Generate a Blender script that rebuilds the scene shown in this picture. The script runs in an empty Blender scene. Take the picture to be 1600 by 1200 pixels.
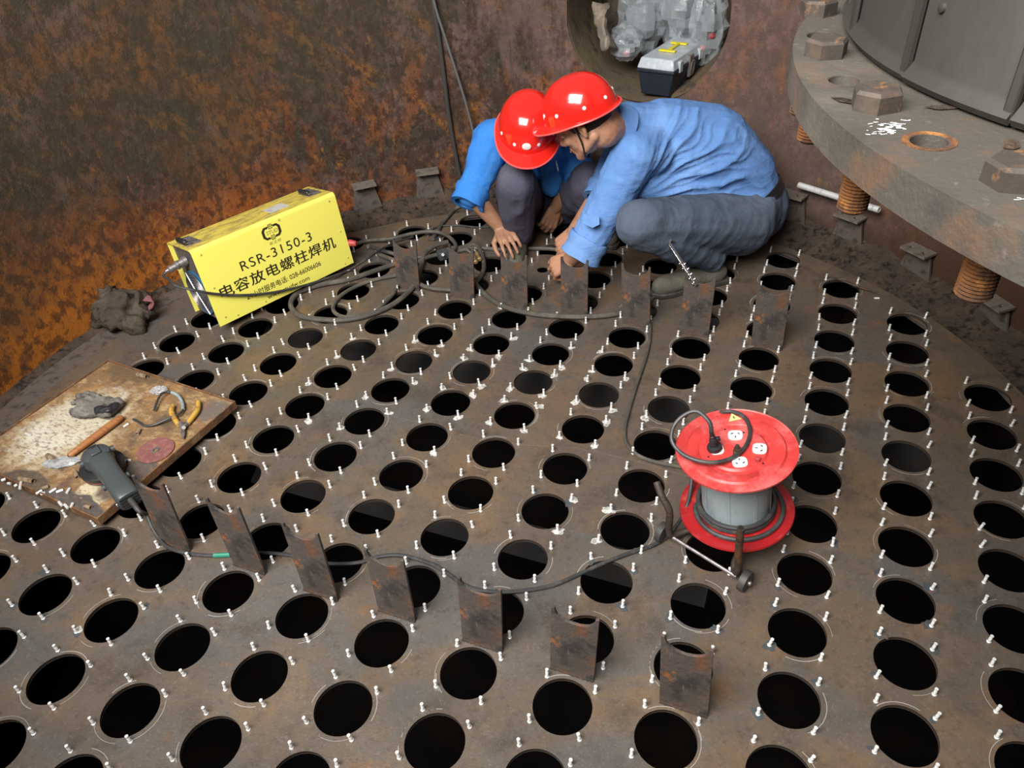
import bpy, bmesh, math, random
import numpy as np
from math import sin, cos, pi, radians, sqrt, atan2, hypot
from mathutils import Vector, Matrix, noise
from mathutils.geometry import delaunay_2d_cdt
random.seed(7)
SC = bpy.context.scene
COL = SC.collection
V = Vector
# ------------------------------------------------------------------ camera, sky, light, exposure
EYE = V((0, 0, 1.5))
F_PX = 1193.2; PITCH = 0.672149; ROLL = -0.083901
AX = V((1, 0, 0)); AU = V((0, sin(PITCH), cos(PITCH))); AF = V((0, cos(PITCH), -sin(PITCH)))
RT = AX*cos(ROLL)+AU*sin(ROLL); UP = -AX*sin(ROLL)+AU*cos(ROLL)
cam = bpy.data.cameras.new('camera'); camo = bpy.data.objects.new('camera', cam); COL.objects.link(camo)
cam.sensor_width = 36; cam.lens = 36*F_PX/1600; cam.clip_start = .02
camo.matrix_world = Matrix(((RT.x, UP.x, -AF.x, EYE.x), (RT.y, UP.y, -AF.y, EYE.y), (RT.z, UP.z, -AF.z, EYE.z), (0, 0, 0, 1)))
SC.camera = camo
w = bpy.data.worlds.new('sky'); SC.world = w; w.use_nodes = True
bg = w.node_tree.nodes['Background']; bg.inputs[0].default_value = (.90, .95, 1.0, 1); bg.inputs[1].default_value = .23
def area(name, loc, at, size, sy, power, col):
    l = bpy.data.lights.new(name, 'AREA'); l.shape = 'RECTANGLE'; l.size = size; l.size_y = sy; l.energy = power; l.color = col
    o = bpy.data.objects.new(name, l); COL.objects.link(o); o.location = loc
    o.rotation_euler = (V(at)-V(loc)).to_track_quat('-Z', 'Y').to_euler(); return o
area('daylight_opening', (-1.3, -.4, 3.2), (-.2, 1.9, .1), 2.5, 1.8, 400, (1, .985, .96))
SC.view_settings.view_transform = 'Standard'; SC.view_settings.look = 'None'; SC.view_settings.gamma = 1
SC.view_settings.use_curve_mapping = False; SC.view_settings.exposure = -0.13

# ------------------------------------------------------------------ geometry helpers
def ray(px, py): return AF+RT*((px-800)/F_PX)-UP*((py-600)/F_PX)
def G(px, py, z=0.0):
    d = ray(px, py); return EYE+d*((z-EYE.z)/d.z)
def Y(px, py, y):
    d = ray(px, py); return EYE+d*(y/d.y)
CC = V((-.07, 1.586, 0)); RW = 1.68
def Wl(px, py, R=RW):
    d = ray(px, py); ox, oy = EYE.x-CC.x, EYE.y-CC.y
    A = d.x**2+d.y**2; B = ox*d.x+oy*d.y; K = ox*ox+oy*oy-R*R
    return EYE+d*((-B+sqrt(B*B-A*K))/A)
def proj(P):
    d = P-EYE; z = d.dot(AF)
    return 800+F_PX*d.dot(RT)/z, 600-F_PX*d.dot(UP)/z, z
def frame(z, x=None):
    z = V(z).normalized()
    x = V(x) if x is not None else (V((1, 0, 0)) if abs(z.x) < .9 else V((0, 1, 0)))
    x = (x-z*x.dot(z)).normalized(); y = z.cross(x)
    return x, y, z
def mtx(o, x, y, z):
    return Matrix(((x[0], y[0], z[0], o[0]), (x[1], y[1], z[1], o[1]), (x[2], y[2], z[2], o[2]), (0, 0, 0, 1)))
def place(loc, rz=0, rx=0, ry=0):
    return Matrix.Translation(V(loc)) @ Matrix.Rotation(rz, 4, 'Z') @ Matrix.Rotation(ry, 4, 'Y') @ Matrix.Rotation(rx, 4, 'X')
PM = {}
def tag(o, label=None, cat=None, group=None, kind=None):
    if label: o['label'] = label
    if cat: o['category'] = cat
    if group: o['group'] = group
    if kind: o['kind'] = kind
    return o
def thing(name, label, cat, M=None, group=None):
    o = bpy.data.objects.new(name, None); COL.objects.link(o); o.empty_display_size = .05
    M = M or Matrix.Identity(4)
    o.matrix_basis = M; PM[o.name] = M.copy()
    return tag(o, label, cat, group)
class MB:
    def __init__(s, M=None): s.v = []; s.f = []; s.M = M
    def add(s, vs, fs, M=None):
        n = len(s.v)
        for p in vs:
            p = V(p)
            if M is not None: p = M @ p
            if s.M is not None: p = s.M @ p
            s.v.append(p)
        s.f += [tuple(i+n for i in f) for f in fs]; return s
    def box(s, lo, hi, M=None):
        a, b = lo, hi
        vs = [(a[0], a[1], a[2]), (b[0], a[1], a[2]), (b[0], b[1], a[2]), (a[0], b[1], a[2]), (a[0], a[1], b[2]), (b[0], a[1], b[2]), (b[0], b[1], b[2]), (a[0], b[1], b[2])]
        return s.add(vs, [(0, 3, 2, 1), (4, 5, 6, 7), (0, 1, 5, 4), (1, 2, 6, 5), (2, 3, 7, 6), (3, 0, 4, 7)], M)
    def cyl(s, p0, p1, r0, r1=None, n=16, cap=True):
        p0, p1 = V(p0), V(p1); r1 = r0 if r1 is None else r1
        return s.lathe([(r0, 0), (r1, (p1-p0).length)], mtx(p0, *frame(p1-p0)), n, cap, cap)
    def lathe(s, prof, M=None, n=24, cap0=False, cap1=False, sx=1, sy=1):
        vs = [(r*cos(2*pi*k/n)*sx, r*sin(2*pi*k/n)*sy, z) for r, z in prof for k in range(n)]
        fs = [(i*n+k, i*n+(k+1) % n, (i+1)*n+(k+1) % n, (i+1)*n+k) for i in range(len(prof)-1) for k in range(n)]
        if cap0: fs.append(tuple(range(n-1, -1, -1)))
        if cap1: m = (len(prof)-1)*n; fs.append(tuple(range(m, m+n)))
        return s.add(vs, fs, M)
    def prism(s, poly, z0, z1, M=None):
        n = len(poly)
        vs = [(x, y, z0) for x, y in poly]+[(x, y, z1) for x, y in poly]
        fs = [tuple(range(n-1, -1, -1)), tuple(range(n, 2*n))]+[(i, (i+1) % n, n+(i+1) % n, n+i) for i in range(n)]
        return s.add(vs, fs, M)
    def ell(s, c, r, R=None, n=16, m=10):
        vs = [(0, 0, -1)]+[(cos(2*pi*k/n)*sin(pi*i/m), sin(2*pi*k/n)*sin(pi*i/m), -cos(pi*i/m)) for i in range(1, m) for k in range(n)]+[(0, 0, 1)]
        fs = [(0, 1+(k+1) % n, 1+k) for k in range(n)]
        for i in range(m-2):
            fs += [(1+i*n+k, 1+i*n+(k+1) % n, 1+(i+1)*n+(k+1) % n, 1+(i+1)*n+k) for k in range(n)]
        t = 1+(m-2)*n; L = len(vs)-1
        fs += [(t+k, t+(k+1) % n, L) for k in range(n)]
        D = Matrix.Diagonal((r[0], r[1], r[2], 1)) if hasattr(r, '__len__') else Matrix.Diagonal((r, r, r, 1))
        return s.add(vs, fs, Matrix.Translation(V(c)) @ (R.to_4x4() if R is not None else Matrix.Identity(4)) @ D)
    def cap(s, p0, r0, p1, r1, n=14, h=4):          # round cone
        p0, p1 = V(p0), V(p1); L = (p1-p0).length
        if L < 1e-6: return s.ell(p0, r0)
        pr = [(max(r0*sin(a), 1e-5), -r0*cos(a)) for a in [pi/2*i/h for i in range(h+1)]]
        pr += [(max(r1*cos(a), 1e-5), L+r1*sin(a)) for a in [pi/2*i/h for i in range(h+1)]]
        return s.lathe(pr, mtx(p0, *frame(p1-p0)), n, True, True)
    def chain(s, pr, n=14):
        for (a, ra), (b, rb) in zip(pr, pr[1:]): s.cap(a, ra, b, rb, n)
        return s
    def tube(s, pts, r, n=8, closed=False, smooth=3):
        P = [V(p) for p in pts]
        if smooth > 1 and len(P) > 2: P = catmull(P, smooth, closed)
        m = len(P); prev = None
        for i, p in enumerate(P):
            t = (P[(i+1) % m]-P[i-1]) if closed or 0 < i < m-1 else (P[1]-P[0] if i == 0 else P[-1]-P[-2])
            if t.length < 1e-9: t = V((0, 0, 1))
            x, y, z = frame(t, prev if prev is not None and abs(prev.dot(t.normalized())) < .98 else None); prev = x
            rr = r(i/(m-1)) if callable(r) else r
            s.v += [(s.M @ q if s.M is not None else q) for q in [p+x*(rr*cos(2*pi*k/n))+y*(rr*sin(2*pi*k/n)) for k in range(n)]]
        b = len(s.v)-m*n
        for i in range(m if closed else m-1):
            j = (i+1) % m
            s.f += [(b+i*n+k, b+i*n+(k+1) % n, b+j*n+(k+1) % n, b+j*n+k) for k in range(n)]
        if not closed:
            s.f.append(tuple(b+k for k in range(n-1, -1, -1))); s.f.append(tuple(b+(m-1)*n+k for k in range(n)))
        return s
    def mesh(s, name, mat, M=None, sm=40):
        me = bpy.data.meshes.new(name)
        inv = M.inverted() if M is not None else None
        me.from_pydata([tuple(inv @ p) if inv is not None else tuple(p) for p in s.v], [], s.f)
        me.validate(); me.update()
        if mat: me.materials.append(mat)
        if sm: me.shade_smooth(); me.set_sharp_from_angle(angle=radians(sm))
        return me
    def build(s, name, mat, parent=None, sm=40, bev=0, **kw):
        M = PM.get(parent.name) if parent else None
        o = bpy.data.objects.new(name, s.mesh(name, mat, M, sm)); COL.objects.link(o)
        if parent: o.parent = parent; PM[o.name] = PM.get(parent.name, Matrix.Identity(4))
        if bev:
            b = o.modifiers.new('bevel', 'BEVEL'); b.width = bev; b.segments = 2; b.limit_method = 'ANGLE'; b.angle_limit = radians(40)
        return tag(o, **kw)
def catmull(P, k, closed=False):
    out = []; n = len(P)
    for i in range(n if closed else n-1):
        a, b, c, d = (P[(i-1) % n], P[i], P[(i+1) % n], P[(i+2) % n]) if closed else (P[max(i-1, 0)], P[i], P[i+1], P[min(i+2, n-1)])
        for j in range(k):
            t = j/k
            out.append(.5*((2*b)+(c-a)*t+(2*a-5*b+4*c-d)*t*t+(3*b-a-3*c+d)*t**3))
    if not closed: out.append(P[-1])
    return out
def place_copy(me, name, M, parent=None, **kw):
    o = bpy.data.objects.new(name, me); COL.objects.link(o); o.matrix_basis = M
    if parent: o.parent = parent
    return tag(o, **kw)

def skinned(mb, voxel, it=4, fold=None, sm_fac=.5):
    me = bpy.data.meshes.new('raw'); me.from_pydata([tuple(p) for p in mb.v], [], mb.f); me.update()
    o = bpy.data.objects.new('raw', me); COL.objects.link(o)
    r = o.modifiers.new('r', 'REMESH'); r.mode = 'VOXEL'; r.voxel_size = voxel
    s = o.modifiers.new('s', 'SMOOTH'); s.iterations = it; s.factor = sm_fac
    bpy.context.view_layer.update()
    out = bpy.data.meshes.new_from_object(o.evaluated_get(bpy.context.evaluated_depsgraph_get()))
    bpy.data.objects.remove(o); bpy.data.meshes.remove(me)
    if fold:
        N = [v.normal.copy() for v in out.vertices]
        for v, n in zip(out.vertices, N): v.co = v.co+n*fold(v.co, n)
        out.update()
    return out
def put(me, name, mt, parent, **kw):
    me.transform(PM[parent.name].inverted()); me.materials.clear(); me.materials.append(mt); me.shade_smooth()
    o = bpy.data.objects.new(name, me); COL.objects.link(o); o.parent = parent; PM[o.name] = PM[parent.name]; return tag(o, **kw)
def ridged(x): return (1-abs(noise.noise(x))*2.2)
def folds(dirs, amp=.005, sc=9):
    # soft cloth folds: ridges stretched along a local direction
    D = [(V(c), V(d).normalized(), r) for c, d, r in dirs]
    def f(p, n):
        h = 0; ws = 1e-6
        for c, d, r in D:
            k = math.exp(-((p-c).length/r)**2); al = p.dot(d); q = p-d*al
            x = q*sc+d*al*sc*.22
            h += k*(ridged(x+c*7)*.7+ridged(x*2.1+c*3)*.3); ws += k
        return amp*(h/max(ws, .15))-.3*amp
    return f
# ------------------------------------------------------------------ materials
def mat(name, base, layers=(), rough=.6, metal=0, bump=None, spec=.5, coat=0, alpha=None, trans=0, rvar=None):
    m = bpy.data.materials.new(name); m.use_nodes = True; nt = m.node_tree; N = nt.nodes; L = nt.links
    b = N['Principled BSDF']; b.inputs['Roughness'].default_value = rough; b.inputs['Metallic'].default_value = metal
    b.inputs['Specular IOR Level'].default_value = spec; b.inputs['Coat Weight'].default_value = coat; b.inputs['Coat Roughness'].default_value = .05
    b.inputs['Transmission Weight'].default_value = trans
    if alpha is not None: b.inputs['Alpha'].default_value = alpha
    tc = N.new('ShaderNodeTexCoord')
    def nz(scale, stretch=(1, 1, 1), detail=5, dist=0., off=0., rgh=.6):
        mp = N.new('ShaderNodeMapping'); mp.inputs['Scale'].default_value = stretch[:3]; mp.inputs['Location'].default_value = (off, off*.7, off*.3)
        if len(stretch) > 3: mp.vector_type = 'TEXTURE'; mp.inputs['Rotation'].default_value = stretch[3:6]; mp.inputs['Scale'].default_value = [1/q for q in stretch[:3]]
        L.new(tc.outputs['Object'], mp.inputs[0])
        t = N.new('ShaderNodeTexNoise'); t.inputs['Scale'].default_value = scale; t.inputs['Detail'].default_value = detail; t.inputs['Distortion'].default_value = dist
        t.inputs['Roughness'].default_value = rgh
        L.new(mp.outputs[0], t.inputs['Vector']); return t.outputs[0]
    c = N.new('ShaderNodeRGB'); c.outputs[0].default_value = (*base, 1); out = c.outputs[0]
    for k, ly in enumerate(layers):
        col, sc, lo, hi = ly[:4]; st = ly[4] if len(ly) > 4 else (1, 1, 1); amt = ly[5] if len(ly) > 5 else 1.; dist = ly[6] if len(ly) > 6 else 0
        f = nz(sc, st, 6, dist, k*3.7+len(name), .65)
        r = N.new('ShaderNodeMapRange'); r.inputs[1].default_value = lo; r.inputs[2].default_value = hi; r.inputs[4].default_value = amt; L.new(f, r.inputs[0])
        x = N.new('ShaderNodeMix'); x.data_type = 'RGBA'; L.new(r.outputs[0], x.inputs[0]); L.new(out, x.inputs[6]); x.inputs[7].default_value = (*col, 1); out = x.outputs[2]
    L.new(out, b.inputs['Base Color'])
    if bump:
        h = None
        for (sc, st, stretch) in bump:
            f = nz(sc, stretch, 6, 0, 5.5)
            bn = N.new('ShaderNodeBump'); bn.inputs['Strength'].default_value = st; bn.inputs['Distance'].default_value = .01
            L.new(f, bn.inputs['Height'])
            if h: L.new(h, bn.inputs['Normal'])
            h = bn.outputs[0]
        L.new(h, b.inputs['Normal'])
    if rvar:
        f = nz(rvar[0], detail=5, off=9); r = N.new('ShaderNodeMapRange'); r.inputs[1].default_value = .35; r.inputs[2].default_value = .65
        r.inputs[3].default_value = rvar[1]; r.inputs[4].default_value = rvar[2]; L.new(f, r.inputs[0]); L.new(r.outputs[0], b.inputs['Roughness'])
    return m
M = {}
one = (1, 1, 1)
M['wall'] = mat('rusted_shell', (.075, .046, .034), [
    ((.15, .090, .075), 6, .48, .60, (1, 1, .5)),
    ((.24, .080, .016), 1.7, .52, .64, (1, 1, 1.2), .9, 1.2),
    ((.045, .040, .026), 2.3, .50, .62, (1, 1, 1, 0, .5, 0), .9, 2),
    ((.26, .105, .022), 3.2, .57, .68, (.55, .55, 2.2, 0, .75, .3), .75, 1),
    ((.22, .062, .012), 11, .53, .64, (1, 1, .25), .6),
    ((.020, .015, .013), 50, .50, .62, (1, 1, .6), .75),
    ((.36, .15, .03), 34, .60, .70, (1, 1, .5), .6),
    ((.27, .20, .18), 95, .60, .72, (1, 1, .7), .55)], rough=.78, bump=[(24, .12, one), (150, .3, one), (420, .4, one)], spec=.25)
def wall_zones():
    # the strong orange rust band low on the left, the greyer scale towards the manhole
    m = M['wall']; nt = m.node_tree; N = nt.nodes; L = nt.links; b = N['Principled BSDF']; src = b.inputs['Base Color'].links[0].from_socket
    tc = N.new('ShaderNodeTexCoord'); sp = N.new('ShaderNodeSeparateXYZ'); L.new(tc.outputs['Object'], sp.inputs[0])
    def noise_(sc, st):
        mp = N.new('ShaderNodeMapping'); mp.inputs['Scale'].default_value = st; L.new(tc.outputs['Object'], mp.inputs[0])
        t = N.new('ShaderNodeTexNoise'); t.inputs['Scale'].default_value = sc; t.inputs['Detail'].default_value = 9; t.inputs['Roughness'].default_value = .68; L.new(mp.outputs[0], t.inputs[0]); return t.outputs[0]
    def lin(fx, fz, c, nz, namt):
        v = N.new('ShaderNodeVectorMath'); v.operation = 'DOT_PRODUCT'; L.new(tc.outputs['Object'], v.inputs[0]); v.inputs[1].default_value = (fx, 0, fz)
        a = N.new('ShaderNodeMath'); a.operation = 'MULTIPLY_ADD'; a.inputs[1].default_value = namt; L.new(nz, a.inputs[0]); L.new(v.outputs['Value'], a.inputs[2])
        c_ = N.new('ShaderNodeMath'); c_.operation = 'ADD'; c_.inputs[1].default_value = c; L.new(a.outputs[0], c_.inputs[0]); return c_.outputs[0]
    def mixin(src, f, lo, hi, col, amt):
        r = N.new('ShaderNodeMapRange'); r.inputs[1].default_value = lo; r.inputs[2].default_value = hi; r.inputs[4].default_value = amt; L.new(f, r.inputs[0])
        x = N.new('ShaderNodeMix'); x.data_type = 'RGBA'; L.new(r.outputs[0], x.inputs[0]); L.new(src, x.inputs[6]); x.inputs[7].default_value = (*col, 1); return x.outputs[2]
    n1 = noise_(3.5, (1, 1, .8)); n2 = noise_(26, (1, 1, .8)); n3 = noise_(14, (1, 1, .3))
    n4 = noise_(42, (1, 1, .7)); n5 = noise_(9, (1, 1, .8))
    s_ = mixin(src, lin(-.45, -1.3, -.15, n1, 1.6), .62, .92, (.32, .080, .008), .70)
    s_ = mixin(s_, lin(-.35, -1.0, -.20, n4, 1.35), .66, .86, (.50, .17, .015), .55)
    s_ = mixin(s_, n2, .48, .57, (.035, .016, .010), .70)
    s_ = mixin(s_, n5, .54, .62, (.050, .026, .018), .65)
    s_ = mixin(s_, lin(.5, .45, -.35, n3, 1.3), .62, .80, (.19, .125, .105), .42)
    s_ = mixin(s_, lin(-.35, .9, -.75, n1, 1.3), .52, .72, (.045, .038, .022), .50)
    s_ = mixin(s_, n4, .56, .64, (.16, .085, .045), .35)
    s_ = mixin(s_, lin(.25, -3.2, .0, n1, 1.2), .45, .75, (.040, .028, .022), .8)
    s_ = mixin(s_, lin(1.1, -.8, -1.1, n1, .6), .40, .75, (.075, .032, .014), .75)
    L.new(s_, b.inputs['Base Color'])
wall_zones()
M['floor'] = mat('tube_sheet_steel', (.135, .102, .076), [
    ((.190, .126, .072), 2.6, .46, .62, one, .8, 1),
    ((.112, .104, .098), 2.0, .50, .60, one, .85, 1),
    ((.24, .120, .050), 8, .57, .70, one, .55),
    ((.075, .055, .042), 11, .53, .68, one, .65),
    ((.060, .046, .038), 60, .56, .70, one, .5),
    ((.26, .23, .20), 170, .56, .70, one, .4)], rough=.42, metal=.3, spec=.5, bump=[(40, .10, one), (240, .12, one)], rvar=(5, .30, .55))
M['bore'] = mat('dark_bore_edge', (.035, .024, .018), rough=.7)
M['bracket'] = mat('grey_brown_bracket', (.15, .125, .10), [((.09, .07, .055), 30, .5, .64), ((.18, .10, .05), 20, .58, .68, one, .6)], rough=.75)
M['ring'] = mat('outer_ring_steel', (.095, .075, .064), [((.10, .07, .05), 6, .5, .65), ((.04, .03, .026), 30, .5, .65)], rough=.7, bump=[(60, .2, one)])
M['dark'] = mat('sooty_steel', (.006, .005, .005), [((.012, .006, .004), 8, .5, .65)], rough=.9, spec=.1)  # near-black colour paints in the darkness of the chamber below
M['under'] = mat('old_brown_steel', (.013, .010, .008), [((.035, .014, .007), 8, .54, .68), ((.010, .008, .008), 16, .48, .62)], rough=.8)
M['dirt'] = mat('settled_dirt', (.060, .044, .034), [((.095, .062, .042), 12, .45, .65), ((.018, .014, .012), 40, .5, .65)], rough=1, spec=.1, bump=[(40, .8, one), (150, .5, one)])
M['plate'] = mat('rusted_mill_plate', (.090, .072, .062), [
    ((.165, .070, .032), 8, .50, .60, (1, 1, .6), .9), ((.045, .040, .038), 14, .52, .64), ((.36, .12, .025), 20, .61, .69, one, .85), ((.22, .17, .14), 60, .60, .72, (3, 3, .4), .55)],
    rough=.55, metal=.2, bump=[(70, .35, one)])
M['stud'] = mat('bright_copper_free_stud', (.90, .90, .88), [((.60, .58, .55), 200, .58, .7)], rough=.34, metal=.35)
M['spat'] = mat('white_welding_residue', (.55, .54, .50), [((.26, .23, .2), 80, .45, .6)], rough=.9, bump=[(150, .5, one)])
M['burn'] = mat('blue_heat_scorch', (.050, .055, .058), [((.16, .065, .05), 40, .55, .65)], rough=.6)
M['chalk'] = mat('chalk_line', (.30, .28, .25), rough=1)
M['yellow'] = mat('yellow_enamel', (.83, .76, .13), [((.70, .60, .12), 4, .6, .8, one, .4)], rough=.35, spec=.5)
M['yellowtop'] = mat('grimy_yellow_enamel', (.62, .48, .08), [((.25, .18, .07), 14, .46, .62, (1, 3, 1), .8), ((.10, .08, .06), 30, .58, .66, (1, 2, 1), .8), ((.75, .66, .16), 8, .58, .7, one, .7)], rough=.5)
M['ink'] = mat('dark_brown_ink', (.028, .018, .008), rough=.6)
M['inkpale'] = mat('worn_olive_ink', (.40, .36, .08), rough=.6)
M['black'] = mat('black_plastic', (.018, .018, .020), rough=.42)
M['rubber'] = mat('dusty_black_rubber', (.035, .032, .030), [((.07, .06, .05), 30, .5, .65)], rough=.6)
M['cable'] = mat('dusty_rubber_cable', (.060, .053, .044), [((.11, .09, .068), 20, .45, .62)], rough=.65)
M['thin'] = mat('black_power_cord', (.034, .034, .034), [((.07, .065, .06), 30, .5, .65)], rough=.5)
M['green'] = mat('green_tape', (.02, .20, .12), rough=.4)
M['grey'] = mat('grey_paint', (.27, .32, .33), [((.16, .19, .2), 10, .5, .66, (1, 1, .4)), ((.10, .09, .08), 60, .62, .7, (2, 2, .4), .7)], rough=.5)
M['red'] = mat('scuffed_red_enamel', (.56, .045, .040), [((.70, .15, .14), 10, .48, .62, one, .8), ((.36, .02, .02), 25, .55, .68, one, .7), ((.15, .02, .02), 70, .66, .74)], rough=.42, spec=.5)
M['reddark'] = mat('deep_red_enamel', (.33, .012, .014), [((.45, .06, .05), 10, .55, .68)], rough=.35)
M['silver'] = mat('galvanised_steel', (.80, .80, .78), [((.5, .48, .46), 50, .52, .68)], rough=.38, metal=.4)
M['chrome'] = mat('chrome', (.75, .75, .76), rough=.18, metal=1)
M['white'] = mat('white_plastic', (.80, .79, .74), [((.62, .6, .55), 50, .55, .68)], rough=.4)
M['redplastic'] = mat('faded_red_plastic', (.46, .055, .055), [((.3, .04, .04), 60, .5, .65)], rough=.5)
M['blue'] = mat('blue_fan_guard', (.025, .13, .24), rough=.35, metal=.2)
M['rustpipe'] = mat('rusty_pipe', (.055, .038, .030), [((.13, .055, .02), 14, .52, .64), ((.022, .018, .016), 30, .5, .65)], rough=.6, metal=.3, bump=[(80, .3, one)])
M['helmet'] = mat('glossy_red_helmet', (.78, .018, .012), rough=.16, coat=.6, spec=.6)
M['rim'] = mat('pink_red_rim', (.80, .10, .09), rough=.3)
M['skin'] = mat('skin', (.46, .235, .145), [((.34, .15, .09), 14, .48, .64, one, .7), ((.52, .30, .20), 40, .55, .7, one, .5), ((.16, .09, .06), 55, .60, .72, one, .5)], rough=.5, bump=[(120, .12, one)])
M['skindark'] = mat('tanned_skin', (.34, .17, .10), [((.24, .11, .065), 14, .48, .64, one, .7), ((.42, .24, .15), 40, .55, .7, one, .5), ((.13, .07, .05), 55, .58, .72, one, .6)], rough=.5, bump=[(120, .12, one)])
for k in ('skin', 'skindark'):
    b = M[k].node_tree.nodes['Principled BSDF']; b.inputs['Subsurface Weight'].default_value = .08; b.inputs['Subsurface Radius'].default_value = (.01, .004, .002)
M['shirtA'] = mat('blue_work_cloth', (.115, .235, .50), [((.17, .31, .60), 4, .48, .66), ((.075, .145, .32), 3, .58, .72, one, .5)], rough=.95, spec=.15, bump=[(16, .55, (1, 1, 2.5)), (300, .15, one)])
M['shirtB'] = mat('bright_blue_cloth', (.040, .20, .58), [((.075, .29, .70), 5, .48, .66), ((.02, .09, .34), 7, .56, .70, one, .5)], rough=.9, spec=.2, bump=[(18, .5, one), (300, .12, one)])
M['trouA'] = mat('faded_blue_grey_denim', (.085, .108, .150), [((.125, .15, .20), 6, .48, .66), ((.035, .045, .065), 9, .56, .70, one, .6)], rough=.95, spec=.15, bump=[(18, .5, one), (350, .2, one)])
M['trouB'] = mat('purple_grey_cotton', (.075, .072, .105), [((.10, .095, .13), 6, .48, .66), ((.04, .04, .06), 9, .56, .70, one, .6)], rough=.9, spec=.2, bump=[(18, .4, one)])
M['boot'] = mat('olive_canvas', (.095, .092, .068), [((.14, .13, .10), 20, .48, .64)], rough=.9, bump=[(120, .4, one)])
M['hair'] = mat('black_hair', (.010, .008, .007), rough=.6, bump=[(200, .6, (1, 1, .2))])
M['belt'] = mat('black_leather', (.012, .012, .013), rough=.4)
M['flange'] = mat('dusty_grey_flange', (.060, .051, .040), [((.092, .078, .062), 7, .48, .64), ((.12, .060, .030), 9, .59, .71, one, .7), ((.036, .032, .028), 16, .54, .68, one, .7), ((.17, .15, .13), 90, .6, .72, one, .4)], rough=.75, bump=[(40, .12, one), (160, .12, one)])
M['flangeside'] = mat('weathered_flange_edge', (.090, .082, .070), [((.15, .15, .12), 8, .5, .62, (1, 1, .5)), ((.20, .085, .030), 12, .54, .64, one, .9), ((.05, .042, .036), 20, .52, .66)], rough=.75, bump=[(60, .4, one)])
M['clad'] = mat('dark_sheet_cladding', (.030, .028, .023), [((.042, .040, .032), 5, .45, .62, (1, 1, .4)), ((.028, .027, .024), 12, .55, .68, (1, 1, .3), .8)], rough=.65, metal=.2, bump=[(10, .12, one)])
M['bolt'] = mat('brown_hex_bolt', (.042, .032, .025), [((.075, .052, .036), 20, .5, .64), ((.20, .09, .03), 40, .58, .68)], rough=.7, bump=[(90, .12, one)])
M['rustbolt'] = mat('orange_rust_thread', (.17, .062, .014), [((.07, .032, .014), 30, .48, .60), ((.30, .13, .03), 60, .56, .66)], rough=.9, bump=[(120, .5, one)])
M['nozzle'] = mat('brown_nozzle_bore', (.105, .074, .044), [((.14, .10, .05), 6, .5, .64), ((.05, .038, .028), 12, .52, .64)], rough=.75, bump=[(60, .3, one)])
M['paper'] = mat('crumpled_kraft_paper', (.20, .16, .12), [((.28, .24, .19), 14, .5, .64)], rough=.9)
M['lid'] = mat('cloudy_clear_lid', (.42, .46, .49), [((.55, .58, .6), 20, .5, .62)], rough=.28, spec=.6)
M['navy'] = mat('dark_navy_plastic', (.014, .018, .028), rough=.5)
M['yplastic'] = mat('yellow_handle', (.75, .62, .02), rough=.4)
M['bag'] = mat('clear_polythene', (.55, .59, .62), rough=.10, spec=1., alpha=.36, bump=[(22, .6, one)])
M['bagin'] = mat('dim_grey_contents', (.07, .08, .085), rough=.4)
M['glove'] = mat('grey_brown_glove', (.13, .115, .10), [((.20, .18, .155), 30, .5, .62), ((.05, .045, .04), 25, .55, .66)], rough=.95, bump=[(60, .8, one)])
M['rag'] = mat('dirty_brown_rag', (.075, .058, .044), [((.11, .085, .065), 12, .5, .62), ((.018, .015, .012), 20, .52, .64)], rough=1, spec=.1, bump=[(50, .8, one), (240, .5, (1, 4, 1))])
M['wood'] = mat('orange_brown_wood', (.32, .125, .038), [((.20, .07, .022), 20, .5, .64, (1, 8, 1), .8)], rough=.55)
M['toolgrey'] = mat('dark_grey_tool_housing', (.050, .058, .060), rough=.42)
M['toolhead'] = mat('gearhead_grey', (.070, .076, .080), rough=.38, metal=.3)
M['disc'] = mat('maroon_abrasive', (.21, .075, .065), [((.27, .12, .10), 60, .5, .62)], rough=.95, bump=[(400, .5, one)])
M['pliers'] = mat('worn_yellow_grip', (.50, .30, .05), [((.30, .16, .04), 40, .5, .62)], rough=.5)
M['steel'] = mat('worn_steel', (.33, .30, .30), [((.18, .14, .12), 60, .5, .62)], rough=.4, metal=.7)
M['brass'] = mat('dull_brass', (.36, .25, .10), [((.2, .12, .06), 60, .5, .62)], rough=.5, metal=.5)
M['rope'] = mat('dark_hanging_cable', (.040, .036, .032), rough=.8)
M['rope2'] = mat('grey_hanging_cable', (.11, .11, .105), rough=.7)
M['ferrule'] = mat('ferrule_brown', (.24, .17, .10), [((.12, .08, .05), 80, .5, .6)], rough=.7)

TO = G(365, 628, .045); TE1 = (G(168, 563, .045)-TO).normalized(); TE2 = V((0, 0, 1)).cross(TE1); TM = mtx(TO, TE1, TE2, V((0, 0, 1)))
def tl(px, py, z=.045):
    p = TM.inverted() @ G(px, py, z); return p.x, p.y
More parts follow.
